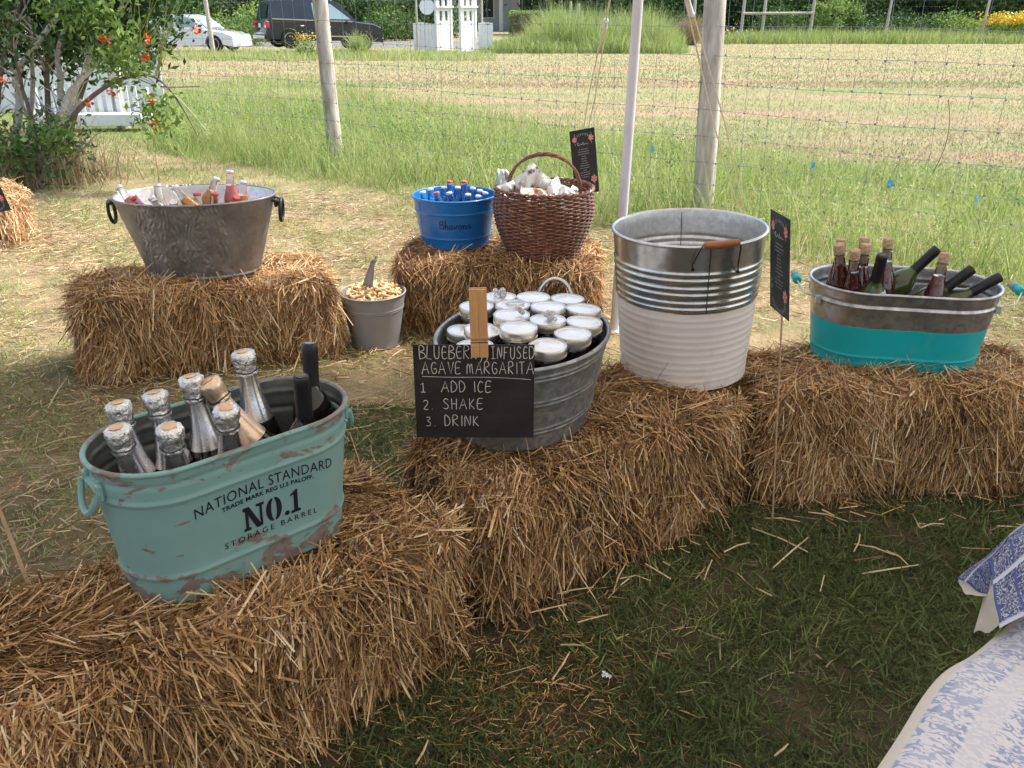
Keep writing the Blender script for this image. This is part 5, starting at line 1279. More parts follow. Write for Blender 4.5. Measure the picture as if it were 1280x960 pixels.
for yy in (-Da / 2, Da / 2):
    b = MB(); b.tube([(-Wa / 2 * math.cos(a), yy, 2.2 + .62 * math.sin(a)) for a in [i * PI / 16 for i in range(17)]], .05, 'white_paint', 8); b.build('arch_rib', ar)
for k in range(7):
    a = PI * (k + .5) / 7; b = MB(); b.box((-Wa / 2 * 1.04 * math.cos(a), 0, 2.2 + .65 * math.sin(a)), (.07, Da + .1, .05), 'white_paint'); b.build('cross_slat', ar, smooth=False)
for (xa, xb, yy, lab) in ((-4.15, -3.05, 38.7, 'low white board fence left of the garden arch'), (-1.42, -.80, 38.7, 'short low white board fence right of the garden arch')):
    r_ = empty('low_fence', ((xa + xb) / 2, yy, 0), 0, lab, 'fence', 'low white fences beside the garden arch'); w_ = xb - xa; n = int(w_ / .14)
    for k in range(n): b = MB(); b.box((-w_ / 2 + (k + .5) * w_ / n, 0, .56 + .03 * math.sin(k)), (w_ / n - .012, .03, 1.08), 'white_paint', bev=.004); b.build('board', r_, smooth=False)
    b = MB(); b.box((0, .03, .9), (w_, .03, .09), 'white_paint'); b.box((0, .03, .3), (w_, .03, .09), 'white_paint'); b.build('rail', r_, smooth=False)

# ------------------------------------------------------------------ white bench and panels behind the shrub
bn = empty('garden_bench', (-5.98, 12.9, 0), R(4), 'white slatted garden bench on the lawn behind the leafy shrub', 'bench')
for k in range(11):
    b = MB(); xx = -.72 + k * .125; hh_ = .36 + .05 * math.sin((k + .5) / 11 * PI); b.box((xx, .0, .24 + hh_ / 2 + .0), (.07, .022, hh_), 'white_paint', bev=.003); b.build('back_slat', bn, smooth=False)
b = MB(); b.box((-.09, -.12, .16), (1.52, .32, .17), 'white_paint', bev=.01); b.build('seat', bn, smooth=False)
for s_ in (-.86, .70): b = MB(); b.box((s_, .0, .29), (.07, .06, .58), 'white_paint', bev=.005); b.box((s_, -.2, .15), (.07, .06, .30), 'white_paint', bev=.005); b.build('leg', bn, smooth=False)
wp = empty('panel_fence', (-7.15, 15.4, 0), R(6), 'white panel fence glimpsed through the leafy shrub', 'fence')
for k in range(14): b = MB(); b.box((-1.9 + k * .225, 0, .5), (.225, .03, .95 + .07 * (k % 2)), 'white_paint', bev=.006); b.build('panel', wp, smooth=False)
b = MB(); b.box((-.45, .035, .8), (3.1, .04, .1), 'white_paint'); b.box((-.45, .035, .3), (3.1, .04, .1), 'white_paint'); b.build('rail', wp, smooth=False)

# road sign
rs = empty('road_sign', (-4.15, 44.0, 0), R(20), 'round white road sign on a thin dark post left of the garden arch', 'road sign')
b = MB(); b.tube([(0, 0, 0), (.15, 0, 2.0)], .025, 'black_iron', 8); b.build('sign_post', rs)
b = MB(); b.lathe([(.36, 0), (.36, .01)], 'label', 24, Matrix.Translation((.12, -.04, 1.75)) @ Matrix.Rotation(R(90), 4, 'X')); b.build('sign_disc', rs)

# far fence posts, H brace
def fpost(px, y, h, r=.06, label=None, lean=0, mat='bark_pale'):
    x = (px - 640) / FPX * (y * math.cos(PITCH) + CAM_H * math.sin(PITCH))
    b = MB(); b.tube([(0, 0, -.05), (lean * h, 0, h)], [r, r * .85], mat, 10); o = b.build('fence_post'); o.location = (x, y, 0)
    return tag(o, label, 'fence post', 'posts of the far field fence')
fpost(603, 39, 2.4, .05, 'pale post right beside the white garden arch'); fpost(522.5, 38.2, 2.3, .05, 'pale post left of the low white fence')
fpost(712, 46, 2.0, .07, 'pale post at the left end of the tall grass clump'); fpost(722, 47, 1.9, .09, 'thicker pale post next to the tall grass clump')
fpost(790, 50, 2.2, .09, 'pale post seen right behind the white tent pole'); fpost(865, 52, 2.2, .1, 'pale post seen left of the near fence post')
fpost(1105, 52, 2.4, .08, 'pale post standing alone in the dark hedge line', .03); fpost(1224, 50, 2.6, .08, 'pale post beside the yellow flowers', .05)
fpost(267, 36, 3.4, .09, 'pale post between the white car and the black car', -.02)
hbx = [(p_ - 640) / FPX * (52 * math.cos(PITCH) + CAM_H * math.sin(PITCH)) for p_ in (925, 951, 1011)]
hb = empty('brace_fence', (hbx[0], 52, 0), 0, 'pale wooden brace of three posts and a rail at the far field edge', 'fence')
for q in hbx: b = MB(); b.tube([(q - hbx[0], 0, 0), (q - hbx[0] + .04, 0, 2.6)], .085, 'bark_pale', 10); b.build('post', hb)
b = MB(); b.tube([(0, -.1, 1.42), (hbx[2] - hbx[0], -.1, 1.45)], .07, 'bark_pale', 10); b.build('rail', hb)
# fine net of far fence
b = MB()
for z in np.arange(.3, 2.4, .3): b.tube([(8 + k * 3, 52.1, float(z) + .02 * math.sin(k)) for k in range(10)], .004, 'rubber', 3)
for xx in np.arange(8, 35, .5): b.tube([(float(xx), 52.1, .2), (float(xx), 52.1, 2.4)], .004, 'rubber', 3)
tag(b.build('far_wire_net', smooth=False, fix=False), 'dark wire net of the far field fence in front of the trees', 'fence')

# ------------------------------------------------------------------ house and barn
hs = empty('house', (4.2, 76, 0), R(-4), 'pale grey house with white columns behind the clipped hedge', 'house')
b = MB(); b.box((0, 4, 3), (16, 8, 6), 'house_wall'); b.build('wall', hs, smooth=False)
for k in range(7): b = MB(); b.box((-7.4 + k * 2.4, -1.4, 1.7), (.28, .28, 3.4), 'white_paint', bev=.03); b.build('column', hs, smooth=False)
b = MB(); b.box((0, -.85, 3.55), (16.4, 1.9, .3), 'white_paint'); b.build('porch_roof', hs, smooth=False)
for k in range(5):
    w_ = MB(); w_.box((-6.2 + k * 3.1, -.04, 1.8), (1.1, .1, 1.7), 'white_paint'); f_ = w_.build('window', hs, smooth=False); g_ = MB(); g_.box((-6.2 + k * 3.1, -.10, 1.8), (.9, .05, 1.5), 'window_glass'); g_.build('pane', f_, smooth=False)
b = MB(); b.prism([(-8.6, 6), (8.6, 6), (7, 9), (-7, 9)], -.6, 8.6, 'roof'); b.build('roof', hs, smooth=False)
bn2 = empty('barn', (12.5, 72, 0), R(6), 'red barn glimpsed above the clipped hedge', 'barn')
b = MB(); b.box((0, 3, 1.9), (4, 6, 3.8), 'brick_red'); b.build('wall', bn2, smooth=False)
b = MB(); b.prism([(-2.4, 3.8), (2.4, 3.8), (0, 5.8)], -.3, 6.3, 'roof'); b.build('roof', bn2, smooth=False)
b = MB(); b.box((0, -.04, 1.2), (1.6, .06, 2.4), 'white_paint'); b.build('door', bn2, smooth=False)

# ------------------------------------------------------------------ foliage
def foliage(name, parent, C, size, mat, aspect=.5, crnd=None):
    v, q = leaves(C, None, size, aspect); n = len(C)
    r_ = rng.random(n) * .6 + (crnd if crnd is not None else .2)
    return np_obj(name, v, q, mat, parent, np.repeat(np.clip(r_, 0, 1), 4))
def clump_points(centers, rad, per, flat=1.0):
    c = np.repeat(centers, per, 0); rr = np.repeat(rad, per)
    d = rng.normal(size=c.shape) * (rr * .45)[:, None]; d[:, 2] *= flat
    return c + d
def tree(loc, h, rx, mat, n_leaf, lsize, label, cat='tree', trunk_r=.14, z0=.15, group='trees along the far edge', name='leafy_tree', low=0.12):
    root = empty(name, loc, random.uniform(0, 6), label, cat, group)
    b = MB(); top = h * .75
    b.tube([(.12 * math.sin(i * 1.3) * i / 6, .1 * math.cos(i) * i / 6, top * i / 6 - .05) for i in range(7)], [trunk_r * (1 - .13 * i) for i in range(7)], 'bark', 10)
    for k in range(7):
        a = k * 2.4; z = h * (.22 + .07 * k); L = rx * .75
        b.tube([(0, 0, z), (L * .5 * math.cos(a), L * .5 * math.sin(a), z + L * .3), (L * math.cos(a), L * math.sin(a), z + L * .5)], [trunk_r * .4, trunk_r * .25, trunk_r * .08], 'bark', 6)
    b.build('trunk', root)
    nc = 60; th = rng.random(nc) * 2 * PI; zz = rng.random(nc) ** .9; prof = np.sin(np.clip(zz * .92 + .08, 0, 1) * PI) ** .55; rr = rx * prof * np.sqrt(rng.random(nc) * .7 + .3)
    cen = np.stack([rr * np.cos(th), rr * np.sin(th), h * (low + (1 - low) * zz)], 1); rad = rx * (.22 + .2 * rng.random(nc)); per = n_leaf // nc
    P = clump_points(cen, rad, per, .8); P[:, 2] = np.maximum(P[:, 2], z0); cr = np.repeat(rng.random(nc) * .45 - .02, per)
    foliage('crown', root, P, lsize * (.6 + .8 * rng.random(len(P))), mat, .55, cr); return root
def bush(loc, rx, ry, h, mat, n, ls, label, name='bush', cat='bush', group=None, n_c=26, stems=True):
    root = empty(name, loc, 0, label, cat, group)
    if stems:
        b = MB()
        for k in range(6): a = k * 1.1; b.tube([(0, 0, -.03), (rx * .3 * math.cos(a), ry * .3 * math.sin(a), h * .4), (rx * .6 * math.cos(a), ry * .6 * math.sin(a), h * .75)], [.03, .02, .008], 'bark', 6)
        b.build('stems', root)
    th = rng.random(n_c) * 2 * PI; rr = np.sqrt(rng.random(n_c)) * .8; zz = rng.random(n_c)
    cen = np.stack([rx * rr * np.cos(th), ry * rr * np.sin(th), h * (.15 + .7 * zz * np.sqrt(1 - rr * rr * .8))], 1); per = n // n_c
    P = clump_points(cen, np.full(n_c, min(rx, h) * .45), per, .8); P[:, 2] = np.abs(P[:, 2]) + .01
    foliage('leaves', root, P, ls * (.6 + .8 * rng.random(len(P))), mat, .5, np.repeat(rng.random(n_c) * .45, per)); return root
XF = lambda px, y: (px - 640) / FPX * (y * math.cos(PITCH) + CAM_H * math.sin(PITCH))
far = [ # px, y, h, rx, mat, label
 (-60, 58, 9, 4, 'leaf', 'tree rising far behind the leafy shrub at the left edge'), (60, 62, 10, 4.5, 'leaf_dark', 'dark tree behind the leafy shrub, second from the left edge'), (150, 56, 9, 4, 'leaf', 'tree behind the left end of the white car'),
 (235, 60, 10, 4.2, 'leaf_dark', 'dark tree straight behind the white car'), (330, 60, 9.5, 4.2, 'leaf_dark', 'dark tree behind the rear of the black car'), (410, 64, 10, 4.5, 'leaf_dark', 'dark tree behind the left fence post'),
 (480, 60, 9, 4, 'leaf', 'tree behind the bonnet of the black car'), (540, 70, 10, 4, 'leaf_dark', 'dark tree behind the round road sign'), (690, 66, 8, 2.6, 'leaf_dark', 'dark tree in front of the pale house'),
 (790, 66, 11, 4.8, 'leaf_dark', 'dark tree behind the white tent pole'), (860, 64, 11, 4.6, 'leaf_dark', 'dark tree left of the near fence post'), (930, 66, 11, 4.6, 'leaf', 'tree behind the left post of the wooden brace'),
 (1000, 62, 10, 4.2, 'leaf_dark', 'dark tree behind the right post of the wooden brace'), (1070, 62, 11, 4.4, 'leaf', 'tree left of the lone pale post'), (1135, 64, 11, 4.6, 'leaf_dark', 'dark tree right of the lone pale post'),
 (1205, 60, 10, 4.4, 'leaf', 'tree behind the yellow flowers'), (1275, 62, 11, 4.6, 'leaf_dark', 'dark tree at the right edge of the picture'), (1350, 60, 10, 4.5, 'leaf', 'tree just past the right edge')]
for (px, y, h, rx, mt, lab) in far:
    tree((XF(px, y), y, 0), h, rx, mt, 5400, .34, lab)
# bright hanging foliage and understory
for (px, y, w_, h_, mt, lab) in [(300, 45, 2.6, 1.9, 'leaf_bright', 'bright green bush between the two cars'), (345, 52, 2.4, 2.6, 'leaf', 'bush behind the rear of the black car'), (505, 52, 2.6, 1.8, 'leaf', 'bush beyond the road behind the bonnet of the black car'),
   (560, 58, 2.2, 2.6, 'leaf', 'bush behind the garden arch'), (460, 55, 2.4, 2.2, 'leaf_dark', 'dark bush across the road from the black car'), (1032, 54, 1.0, 2.9, 'leaf_bright', 'narrow bright green shrub right of the wooden brace'), (1056, 55, .9, 2.6, 'leaf_bright', 'second narrow bright shrub right of the wooden brace'),
   (975, 55, 1.8, 2.0, 'leaf', 'shrub framed by the wooden brace'), (1150, 53, 1.8, 1.5, 'leaf', 'low shrub right of the lone pale post'), (1195, 52, 1.6, 1.5, 'leaf_bright', 'bright low shrub left of the yellow flowers'), (1090, 54, 1.6, 1.4, 'leaf', 'low shrub at the foot of the lone pale post'),
   (1280, 52, 1.8, 1.6, 'leaf', 'low shrub at the right edge beyond the field'), (830, 56, 2, 1.6, 'leaf_dark', 'dark low shrub behind the tall grass clump'), (210, 50, 3, 2.4, 'leaf', 'bush behind the white car')]:
    bush((XF(px, y), y, 0), w_, 1.2, h_, mt, 2600, .15, lab, group='bushes along the far field edge')
# goldenrod
for (px, lab) in ((1243, 'goldenrod with yellow heads near the right edge'), (1272, 'goldenrod with yellow heads at the right edge')):
    r_ = bush((XF(px, 50), 50, 0), .75, .6, 1.1, 'leaf_bright', 900, .12, lab, 'goldenrod', 'plant', 'goldenrod by the far fence')
    P = np.stack([rng.normal(size=500) * .45, rng.normal(size=500) * .3, 1.15 + rng.normal(size=500) * .16], 1); tag(foliage('flower_heads', r_, P, .09 + .06 * rng.random(500), 'leaf_yellow', .8), kind='stuff')
r_ = bush((XF(386, 33), 33, 0), .5, .4, .7, 'leaf_bright', 600, .08, 'small yellow flowered plant in front of the rear wheel of the black car', 'goldenrod', 'plant', 'goldenrod by the far fence')
P = np.stack([rng.normal(size=120) * .25, rng.normal(size=120) * .2, .7 + rng.normal(size=120) * .1], 1); tag(foliage('flower_heads', r_, P, np.full(120, .07), 'leaf_yellow', .8), kind='stuff')
for i in range(13):
    px = 845 + i * 40
    bush((XF(px, 59), 59 + (i % 3), 0), 2.6, 1.6, 3.6, 'leaf_dark' if i % 3 else 'leaf', 5200, .20, ['dark evergreen thicket left of the near fence post', 'dark thicket hidden by the near fence post', 'thicket behind the left brace post', 'dark thicket behind the brace rail', 'dark thicket behind the right brace post', 'thicket just right of the wooden brace', 'dark thicket left of the lone pale post', 'dark thicket behind the lone pale post', 'thicket right of the lone pale post', 'dark thicket left of the goldenrod', 'dark thicket behind the goldenrod', 'thicket at the right picture edge', 'dark thicket beyond the right picture edge'][i], 'thicket', 'thicket', 'thickets under the far trees', 30)
for i, (px, y, lab) in enumerate([(100, 47, 'dark thicket left of the white car'), (180, 50, 'dark thicket behind the back of the white car'), (255, 50, 'thicket behind the front of the white car'), (320, 51, 'dark thicket behind the gap between the cars'), (390, 53, 'dark thicket behind the black car'), (455, 54, 'thicket beyond the bonnet of the black car'), (515, 56, 'dark thicket left of the round sign'), (760, 60, 'dark thicket behind the tall grass clump'), (815, 60, 'dark thicket right of the white tent pole')]):
    bush((XF(px, y), y, 0), 2.4, 1.4, 3.4, 'leaf' if i % 3 == 2 else 'leaf_dark', 4600, .2, lab, 'thicket', 'thicket', 'thickets under the far trees', 30)
# clipped hedge
hd = empty('clipped_hedge', (4.4, 60, 0), R(-1), 'long clipped green hedge in front of the pale house', 'hedge')
nh = 9000; P = np.stack([(rng.random(nh) * 2 - 1) * 4.6, (rng.random(nh) * 2 - 1) * .7, rng.random(nh) * 1.55 + .02], 1); foliage('leaves', hd, P, .16 * (.6 + .8 * rng.random(nh)), 'leaf_bright', .6, .0 + .25 * P[:, 2] / 1.5)
b = MB(); b.box((0, 0, .7), (9, 1.1, 1.35), 'leaf_core'if 0 else 'bark'); b.build('stems', hd, smooth=False)

def gblades(name, X, Y, L, Wd, mat, lean=.35, seg=2, rn=None, droop=.35, fold=0.0, lab=None, z0=0.0, cat=None):
    n = len(X); P = np.stack([X, Y, np.full(n, -.004) + z0], 1); th = rng.random(n) * 2 * PI; k = np.abs(rng.normal(size=n)) * lean
    D = np.stack([np.cos(th) * k, np.sin(th) * k, np.ones(n)], 1); bend = np.stack([np.cos(th), np.sin(th), -.6 * np.ones(n)], 1) * (L * droop * rng.random(n))[:, None]
    v, q, per = ribbons(P, D, L, Wd, bend, seg, fold, 1, .1); v[:, 2] = np.maximum(v[:, 2], .002)
    return tag(np_obj(name, v, q, mat, None, np.repeat(np.clip(rn if rn is not None else rng.random(n), 0, 1), per)), lab, cat, kind='stuff')
def nz(x, y, s, seed=0): return (np.sin(x * s + seed) * np.sin(y * s * 1.3 + seed * 2) + .6 * np.sin(x * s * 2.3 + y * s * 1.7 + seed) + .4 * np.sin(x * s * 4.1 - y * s * 3.7 + seed * 3)) / 2

# tall grass clump and rough strip at the far edge
def strip(n, px0, px1, y0_, y1_, h0, h1, mat, name, lab, w=.03, bias=.0):
    y = y0_ + (y1_ - y0_) * rng.random(n); px = px0 + (px1 - px0) * rng.random(n); x = (px - 640) / FPX * (y * math.cos(PITCH) + .64)
    L = (h0 + (h1 - h0) * rng.random(n)) * (1 + .5 * nz(x, y, .9) + .35 * nz(x, y, 3.1, 2)) * np.clip(1.25 - np.abs(2 * (px - px0) / (px1 - px0) - 1) ** 3, .35, 1); gblades(name, x, y, L, np.full(n, w), mat, .25, 2, rng.random(n) * .7 + .15 + bias, .4, lab=lab, cat='grass')
strip(15000, 650, 855, 38, 45, .7, 1.75, 'weeds', 'tall_grass', 'clump of tall green grass at the far field edge behind the tent pole', .03, -.02)
strip(14000, 600, 860, 36.5, 42, .3, .8, 'weeds', 'tall_grass', 'rough grass right of the garden arch', .03, -.05)
strip(16000, 855, 1320, 47, 52, .35, .75, 'weeds', 'tall_grass', 'strip of rough grass along the far fence on the right', .035, -.05)
strip(8000, 150, 620, 31, 36, .15, .36, 'weeds', 'tall_grass', 'rough verge grass in front of the cars and garden arch', .025, .05)
strip(700, 442, 456, 34, 34.8, .5, .85, 'weeds', 'tall_grass', 'tuft of tall weeds by the front wheel of the black car', .03, 0)
strip(2500, 850, 870, 45, 46.5, .8, 1.4, 'field_tuft', 'tall_grass', 'dry pale grass tuft left of the near fence post', .03, .2)

# leafy shrub at left
sh = empty('leafy_shrub', (-5.0, 8.95, 0), 0, 'large leafy shrub with bare lower stems and orange red flowers at the upper left', 'shrub')
def LG(px, py, y): p = GY(px, py, y); return (p.x + 5.0, p.y - 8.95, p.z)
stems = [[(20, 235, 8.7), (45, 185, 8.7), (28, 110, 8.8), (18, 70, 8.8), (5, -20, 8.9)], [(30, 232, 8.6), (60, 180, 8.6), (80, 130, 8.7), (100, 100, 8.8), (120, 80, 8.9), (150, 20, 9.0), (160, -60, 9.1)],
 [(10, 230, 8.9), (25, 130, 8.9), (20, 95, 8.9), (50, 50, 8.9), (75, 15, 9), (95, -40, 9)], [(40, 232, 9.0), (60, 150, 9.0), (58, 90, 9.1), (60, 20, 9.1), (50, -60, 9.2)], [(55, 228, 9), (75, 150, 9), (75, 100, 9), (72, 70, 9), (85, 20, 9)],
 [(60, 225, 8.9), (72, 170, 8.9), (95, 110, 9), (108, 90, 9), (112, 60, 9)], [(5, 225, 8.8), (-5, 150, 8.8), (8, 60, 8.8), (20, 30, 8.9), (30, -30, 8.9)], [(50, 230, 8.5), (62, 200, 8.5), (90, 145, 8.5), (100, 125, 8.5)],
 [(25, 230, 9.1), (38, 150, 9.1), (40, 60, 9.1), (30, 0, 9.2)], [(65, 228, 9.1), (88, 160, 9.1), (120, 60, 9.3), (140, 0, 9.4), (150, -80, 9.4)], [(70, 225, 8.8), (100, 190, 8.8), (70, 150, 8.8)]]
for k, st in enumerate(stems):
    b = MB(); pts = smooth_poly([LG(*p) for p in st], 4); n = len(pts); r0 = random.uniform(.024, .045); b.tube([(p[0] + random.uniform(-.01, .01), p[1], max(p[2], -.03)) for p in pts], [r0 * (1 - .65 * i / n) for i in range(n)], 'bark_pale' if k % 3 else 'bark', 7); b.build('stem', sh)
for k in range(130):
    st = random.choice(stems); p = LG(*st[random.randint(1, len(st) - 2)]); b = MB(); d = Vector((random.uniform(-1, 1), random.uniform(-.8, .8), random.uniform(.1, 1.2))) * random.uniform(.2, .45)
    q = Vector(p); b.tube([tuple(q), tuple(q + d * .5 + Vector((0, 0, .03))), tuple(q + d)], [.010, .006, .002], 'bark_pale', 5); b.build('twig', sh)
arch = smooth_poly([LG(60, 195, 8.5), LG(88, 150, 8.4), LG(110, 125, 8.4), LG(140, 104, 8.4), LG(170, 94, 8.4), LG(192, 96, 8.4), LG(212, 112, 8.4), (LG(232, 142, 8.4)), LG(251, 178, 8.4)], 4)
b = MB(); b.tube(arch, [.028 * (1 - .88 * i / len(arch)) for i in range(len(arch))], 'bark', 7); b.tube(smooth_poly([LG(165, 95, 8.4), LG(200, 108, 8.4), LG(250, 108, 8.4)], 4), .005, 'bark', 5); b.tube(smooth_poly([LG(170, 94, 8.4), LG(220, 120, 8.4), LG(262, 168, 8.4)], 4), .005, 'bark_pale', 5); b.build('arching_branch', sh)
b = MB()
for k in range(26):
    x_ = random.uniform(150, 200); b.tube(smooth_poly([LG(x_, 95 + random.uniform(-8, 5), 8.4), LG(x_ + random.uniform(-5, 30), 55, 8.35), LG(x_ + random.uniform(-10, 65), random.uniform(-20, 30), 8.3)], 4), [.004] * 8 + [.002], 'shoot', 4) if 0 else b.tube([LG(x_, 95, 8.4), LG(x_ + random.uniform(-3, 14), 65, 8.35), LG(x_ + random.uniform(-10, 62), random.uniform(-20, 38), 8.3)], [.0045, .0035, .002], 'twig_green', 4)
b.build('green_shoots', sh, fix=False)
nc = 80; cen = []
for k in range(nc):
    px = random.uniform(-60, 205); top_bias = random.random() ** .8; py = -260 + (260 + (80 if px > 90 else 75)) * top_bias
    if px > 160: py = min(py, 70)
    if 70 < px: py = min(py, 66)
    cen.append(LG(px, py, 8.9 + random.uniform(-.7, .9)))
for (px, py) in ((10, 190), (25, 180), (60, 165), (75, 180), (35, 200), (15, 200), (70, 195)): cen.append(LG(px, py, 8.35))
cen = np.array(cen); per = 90; P = clump_points(cen, np.full(len(cen), .38), per, .9); cr = np.repeat(rng.random(len(cen)) * .4 - .05, per)
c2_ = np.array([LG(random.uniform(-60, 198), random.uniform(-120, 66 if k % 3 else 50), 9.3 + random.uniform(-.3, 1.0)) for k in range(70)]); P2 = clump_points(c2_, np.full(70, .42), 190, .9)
foliage('inner_leaves', sh, P2, .085 * (.6 + .8 * rng.random(len(P2))), 'leaf_dark', .45, np.repeat(rng.random(70) * .4, 190))  # darker leaf colour paints in the shade of the shrub's interior
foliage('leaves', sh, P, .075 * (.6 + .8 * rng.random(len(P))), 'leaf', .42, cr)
cen2 = np.array([LG(px, py, 8.3) for px, py in ((70, 10), (100, 25), (150, 60), (135, 75), (110, 5), (165, 70), (8, 185), (22, 190), (62, 172), (78, 170), (150, 85), (140, 20), (192, 130), (190, 150), (205, 145))]); P = clump_points(cen2, np.full(len(cen2), .22), 110)
foliage('young_leaves', sh, P, .07 * (.6 + .8 * rng.random(len(P))), 'leaf_bright', .4, .1)
for (px, py) in ((128, 46), (133, 50), (186, 48), (247, 36), (5, 98), (140, 114), (190, 122), (192, 153), (197, 158), (113, 128), (180, 70)):
    b = MB(); p = Vector(LG(px, py, 8.25))
    for k in range(6):
        d = Vector((random.uniform(-1, 1), random.uniform(-1, 0), random.uniform(-1, .6))).normalized(); X = Matrix.Translation(p + d * .012) @ d.to_track_quat('Z', 'Y').to_matrix().to_4x4()
        b.lathe([(.004, 0), (.006, .02), (.016, .034)], 'flower_red', 6, X, cap1=False)
    b.build('flower', sh, fix=False)
# stems thicket at base
n = 1500; x = -5.0 + rng.normal(size=n) * .45; y = 8.7 + rng.normal(size=n) * .3; gblades('dry_stems', x, y, .2 + .5 * rng.random(n), np.full(n, .009), 'straw_pale', .3, 2, rng.random(n) * .6, .3, lab='dry brown stems around the foot of the leafy shrub', cat='grass')

# ------------------------------------------------------------------ grasses
FP = lambda x, y: (x - FA[0]) * FN[0] + (y - FA[1]) * FN[1]
bales_xy = [(-.693, 1.643, 42, .58, .215), (.22, 2.44, 37.5, .56, .25), (1.39, 2.86, 3.5, .54, .25), (-1.50, 4.02, 20, .58, .26), (-.07, 4.49, -10, .52, .30), (-.712, 4.175, 0, .13, .13), (-4.22, 6.25, 8, .55, .26)]
def clear(x, y):
    k = np.ones(len(x), bool)
    for (bx, by, a, hx, hy) in bales_xy:
        dx, dy = x - bx, y - by; c, s_ = math.cos(R(a)), math.sin(R(a)); u = dx * c + dy * s_; v = -dx * s_ + dy * c; k &= ~((np.abs(u) < hx) & (np.abs(v) < hy))
    return k
def inview(x, y, m=.35): t = y * math.cos(PITCH) + 1.6 * math.sin(PITCH); return (np.abs(x) < .60 * t + m) & (y > .75)
def scatter(n, x0_, x1_, y0_, y1_): return x0_ + (x1_ - x0_) * rng.random(n), y0_ + (y1_ - y0_) * rng.random(n)
# near lawn on the right and in front
x, y = scatter(300000, -.9, 3.4, .75, 3.4); k = clear(x, y) & inview(x, y) & (rng.random(len(x)) < .58 + .42 * np.clip(nz(x, y, 3.3, 1) * 1.6 + nz(x, y, 9, 4), -1, 1)); x, y = x[k], y[k]; n = len(x)
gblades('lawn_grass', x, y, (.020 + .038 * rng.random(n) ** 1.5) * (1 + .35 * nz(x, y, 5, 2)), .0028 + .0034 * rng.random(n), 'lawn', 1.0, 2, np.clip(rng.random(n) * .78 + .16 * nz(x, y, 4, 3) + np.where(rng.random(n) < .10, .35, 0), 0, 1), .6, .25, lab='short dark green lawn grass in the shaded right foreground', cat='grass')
# broad crabgrass leaves
x, y = scatter(14000, -.5, 3.4, .75, 3.2); k = clear(x, y) & inview(x, y) & (nz(x, y, 3.3, 1) + .6 * nz(x, y, 8, 5) > -.1); x, y = x[k], y[k]; n = len(x)
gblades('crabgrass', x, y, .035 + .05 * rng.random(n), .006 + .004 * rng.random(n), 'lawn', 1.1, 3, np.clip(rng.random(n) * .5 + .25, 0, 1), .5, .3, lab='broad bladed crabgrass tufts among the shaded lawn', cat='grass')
# sparse middle lawn
x, y = scatter(150000, -4.6, 4.6, 1.7, 9.5); d = FP(x, y); green = nz(x, y, 1.9, 6) + .7 * nz(x, y, 5, 2)
k = clear(x, y) & inview(x, y) & (d < -.5) & ((green > np.where(x < 0, -.1, .1)) | (rng.random(len(x)) < .22)) & ~((x > -.3) & (y < 3.2) & (x - y * .0 > .9)); x, y = x[k], y[k]; n = len(x); d = d[k]; gg = green[k]
gblades('lawn_grass', x, y, (.02 + .05 * rng.random(n)) * (1 + .5 * np.clip(gg, 0, 1)), .003 + .003 * rng.random(n), 'weeds', .9, 2, np.clip(.12 + .35 * rng.random(n) + np.where(rng.random(n) < .35, .45, 0) + np.where(gg > .2, -.05, .3), 0, 1), .5, 0, lab='patchy short grass between the bales and the weeds', cat='grass')
# left far lawn behind shrub
x, y = scatter(26000, -9.5, -2, 8.8, 17); k = inview(x, y, 1); x, y = x[k], y[k]; n = len(x)
gblades('lawn_grass', x, y, .04 + .06 * rng.random(n), .006 + .004 * rng.random(n), 'weeds', .7, 2, np.clip(.15 + .4 * rng.random(n) + .2 * nz(x, y, 1.3, 2), 0, 1), .5, 0, lab='mown grass around the white bench', cat='grass')
# weed belt along the fence
x, y = scatter(240000, -7, 9, 3.0, 24); d = FP(x, y); far_edge = 3.2 + 3.6 * np.clip((1.2 - x) / 4, 0, 1.3) + .8 * nz(x, y, .8, 3)
edge_n = -1.05 + .25 * nz(x, y, 2.1, 5); left_cut = x > -3.9 + .25 * nz(x, y, 1.5, 1) - .35 * (y - 9)
dens = np.clip(1.0 - .10 * np.maximum(d, 0), .25, 1) * np.clip(.75 + .6 * nz(x, y, 1.4, 7) + .4 * nz(x, y, 4.4, 2), .1, 1)
k = inview(x, y, .8) & (d > edge_n) & (d < far_edge) & left_cut & (rng.random(len(x)) < dens); x, y, d = x[k], y[k], d[k]; n = len(x)
cl = nz(x, y, 2.6, 11) + .7 * nz(x, y, 6.3, 4)
hh = (.12 + .42 * rng.random(n) ** 1.3) * (1 + .40 * nz(x, y, 1.1, 2) + .38 * cl) * np.clip(1.05 - .10 * np.maximum(d, 0), .5, 1) * np.clip((d + 1.6) / 1.0, .45, 1) * np.where(x > 2.6, .72, 1)
gblades('weeds', x, y, hh, .0055 + .006 * rng.random(n), 'weeds', .32, 3, np.clip(.22 + .46 * rng.random(n) + .20 * nz(x, y, 1.7, 9) + .16 * nz(x, y, 4.7, 3) + np.where(rng.random(n) < .10, .4, 0), 0, 1), .45, 0, lab='belt of tall green weeds and grass along the wire fence', cat='grass')
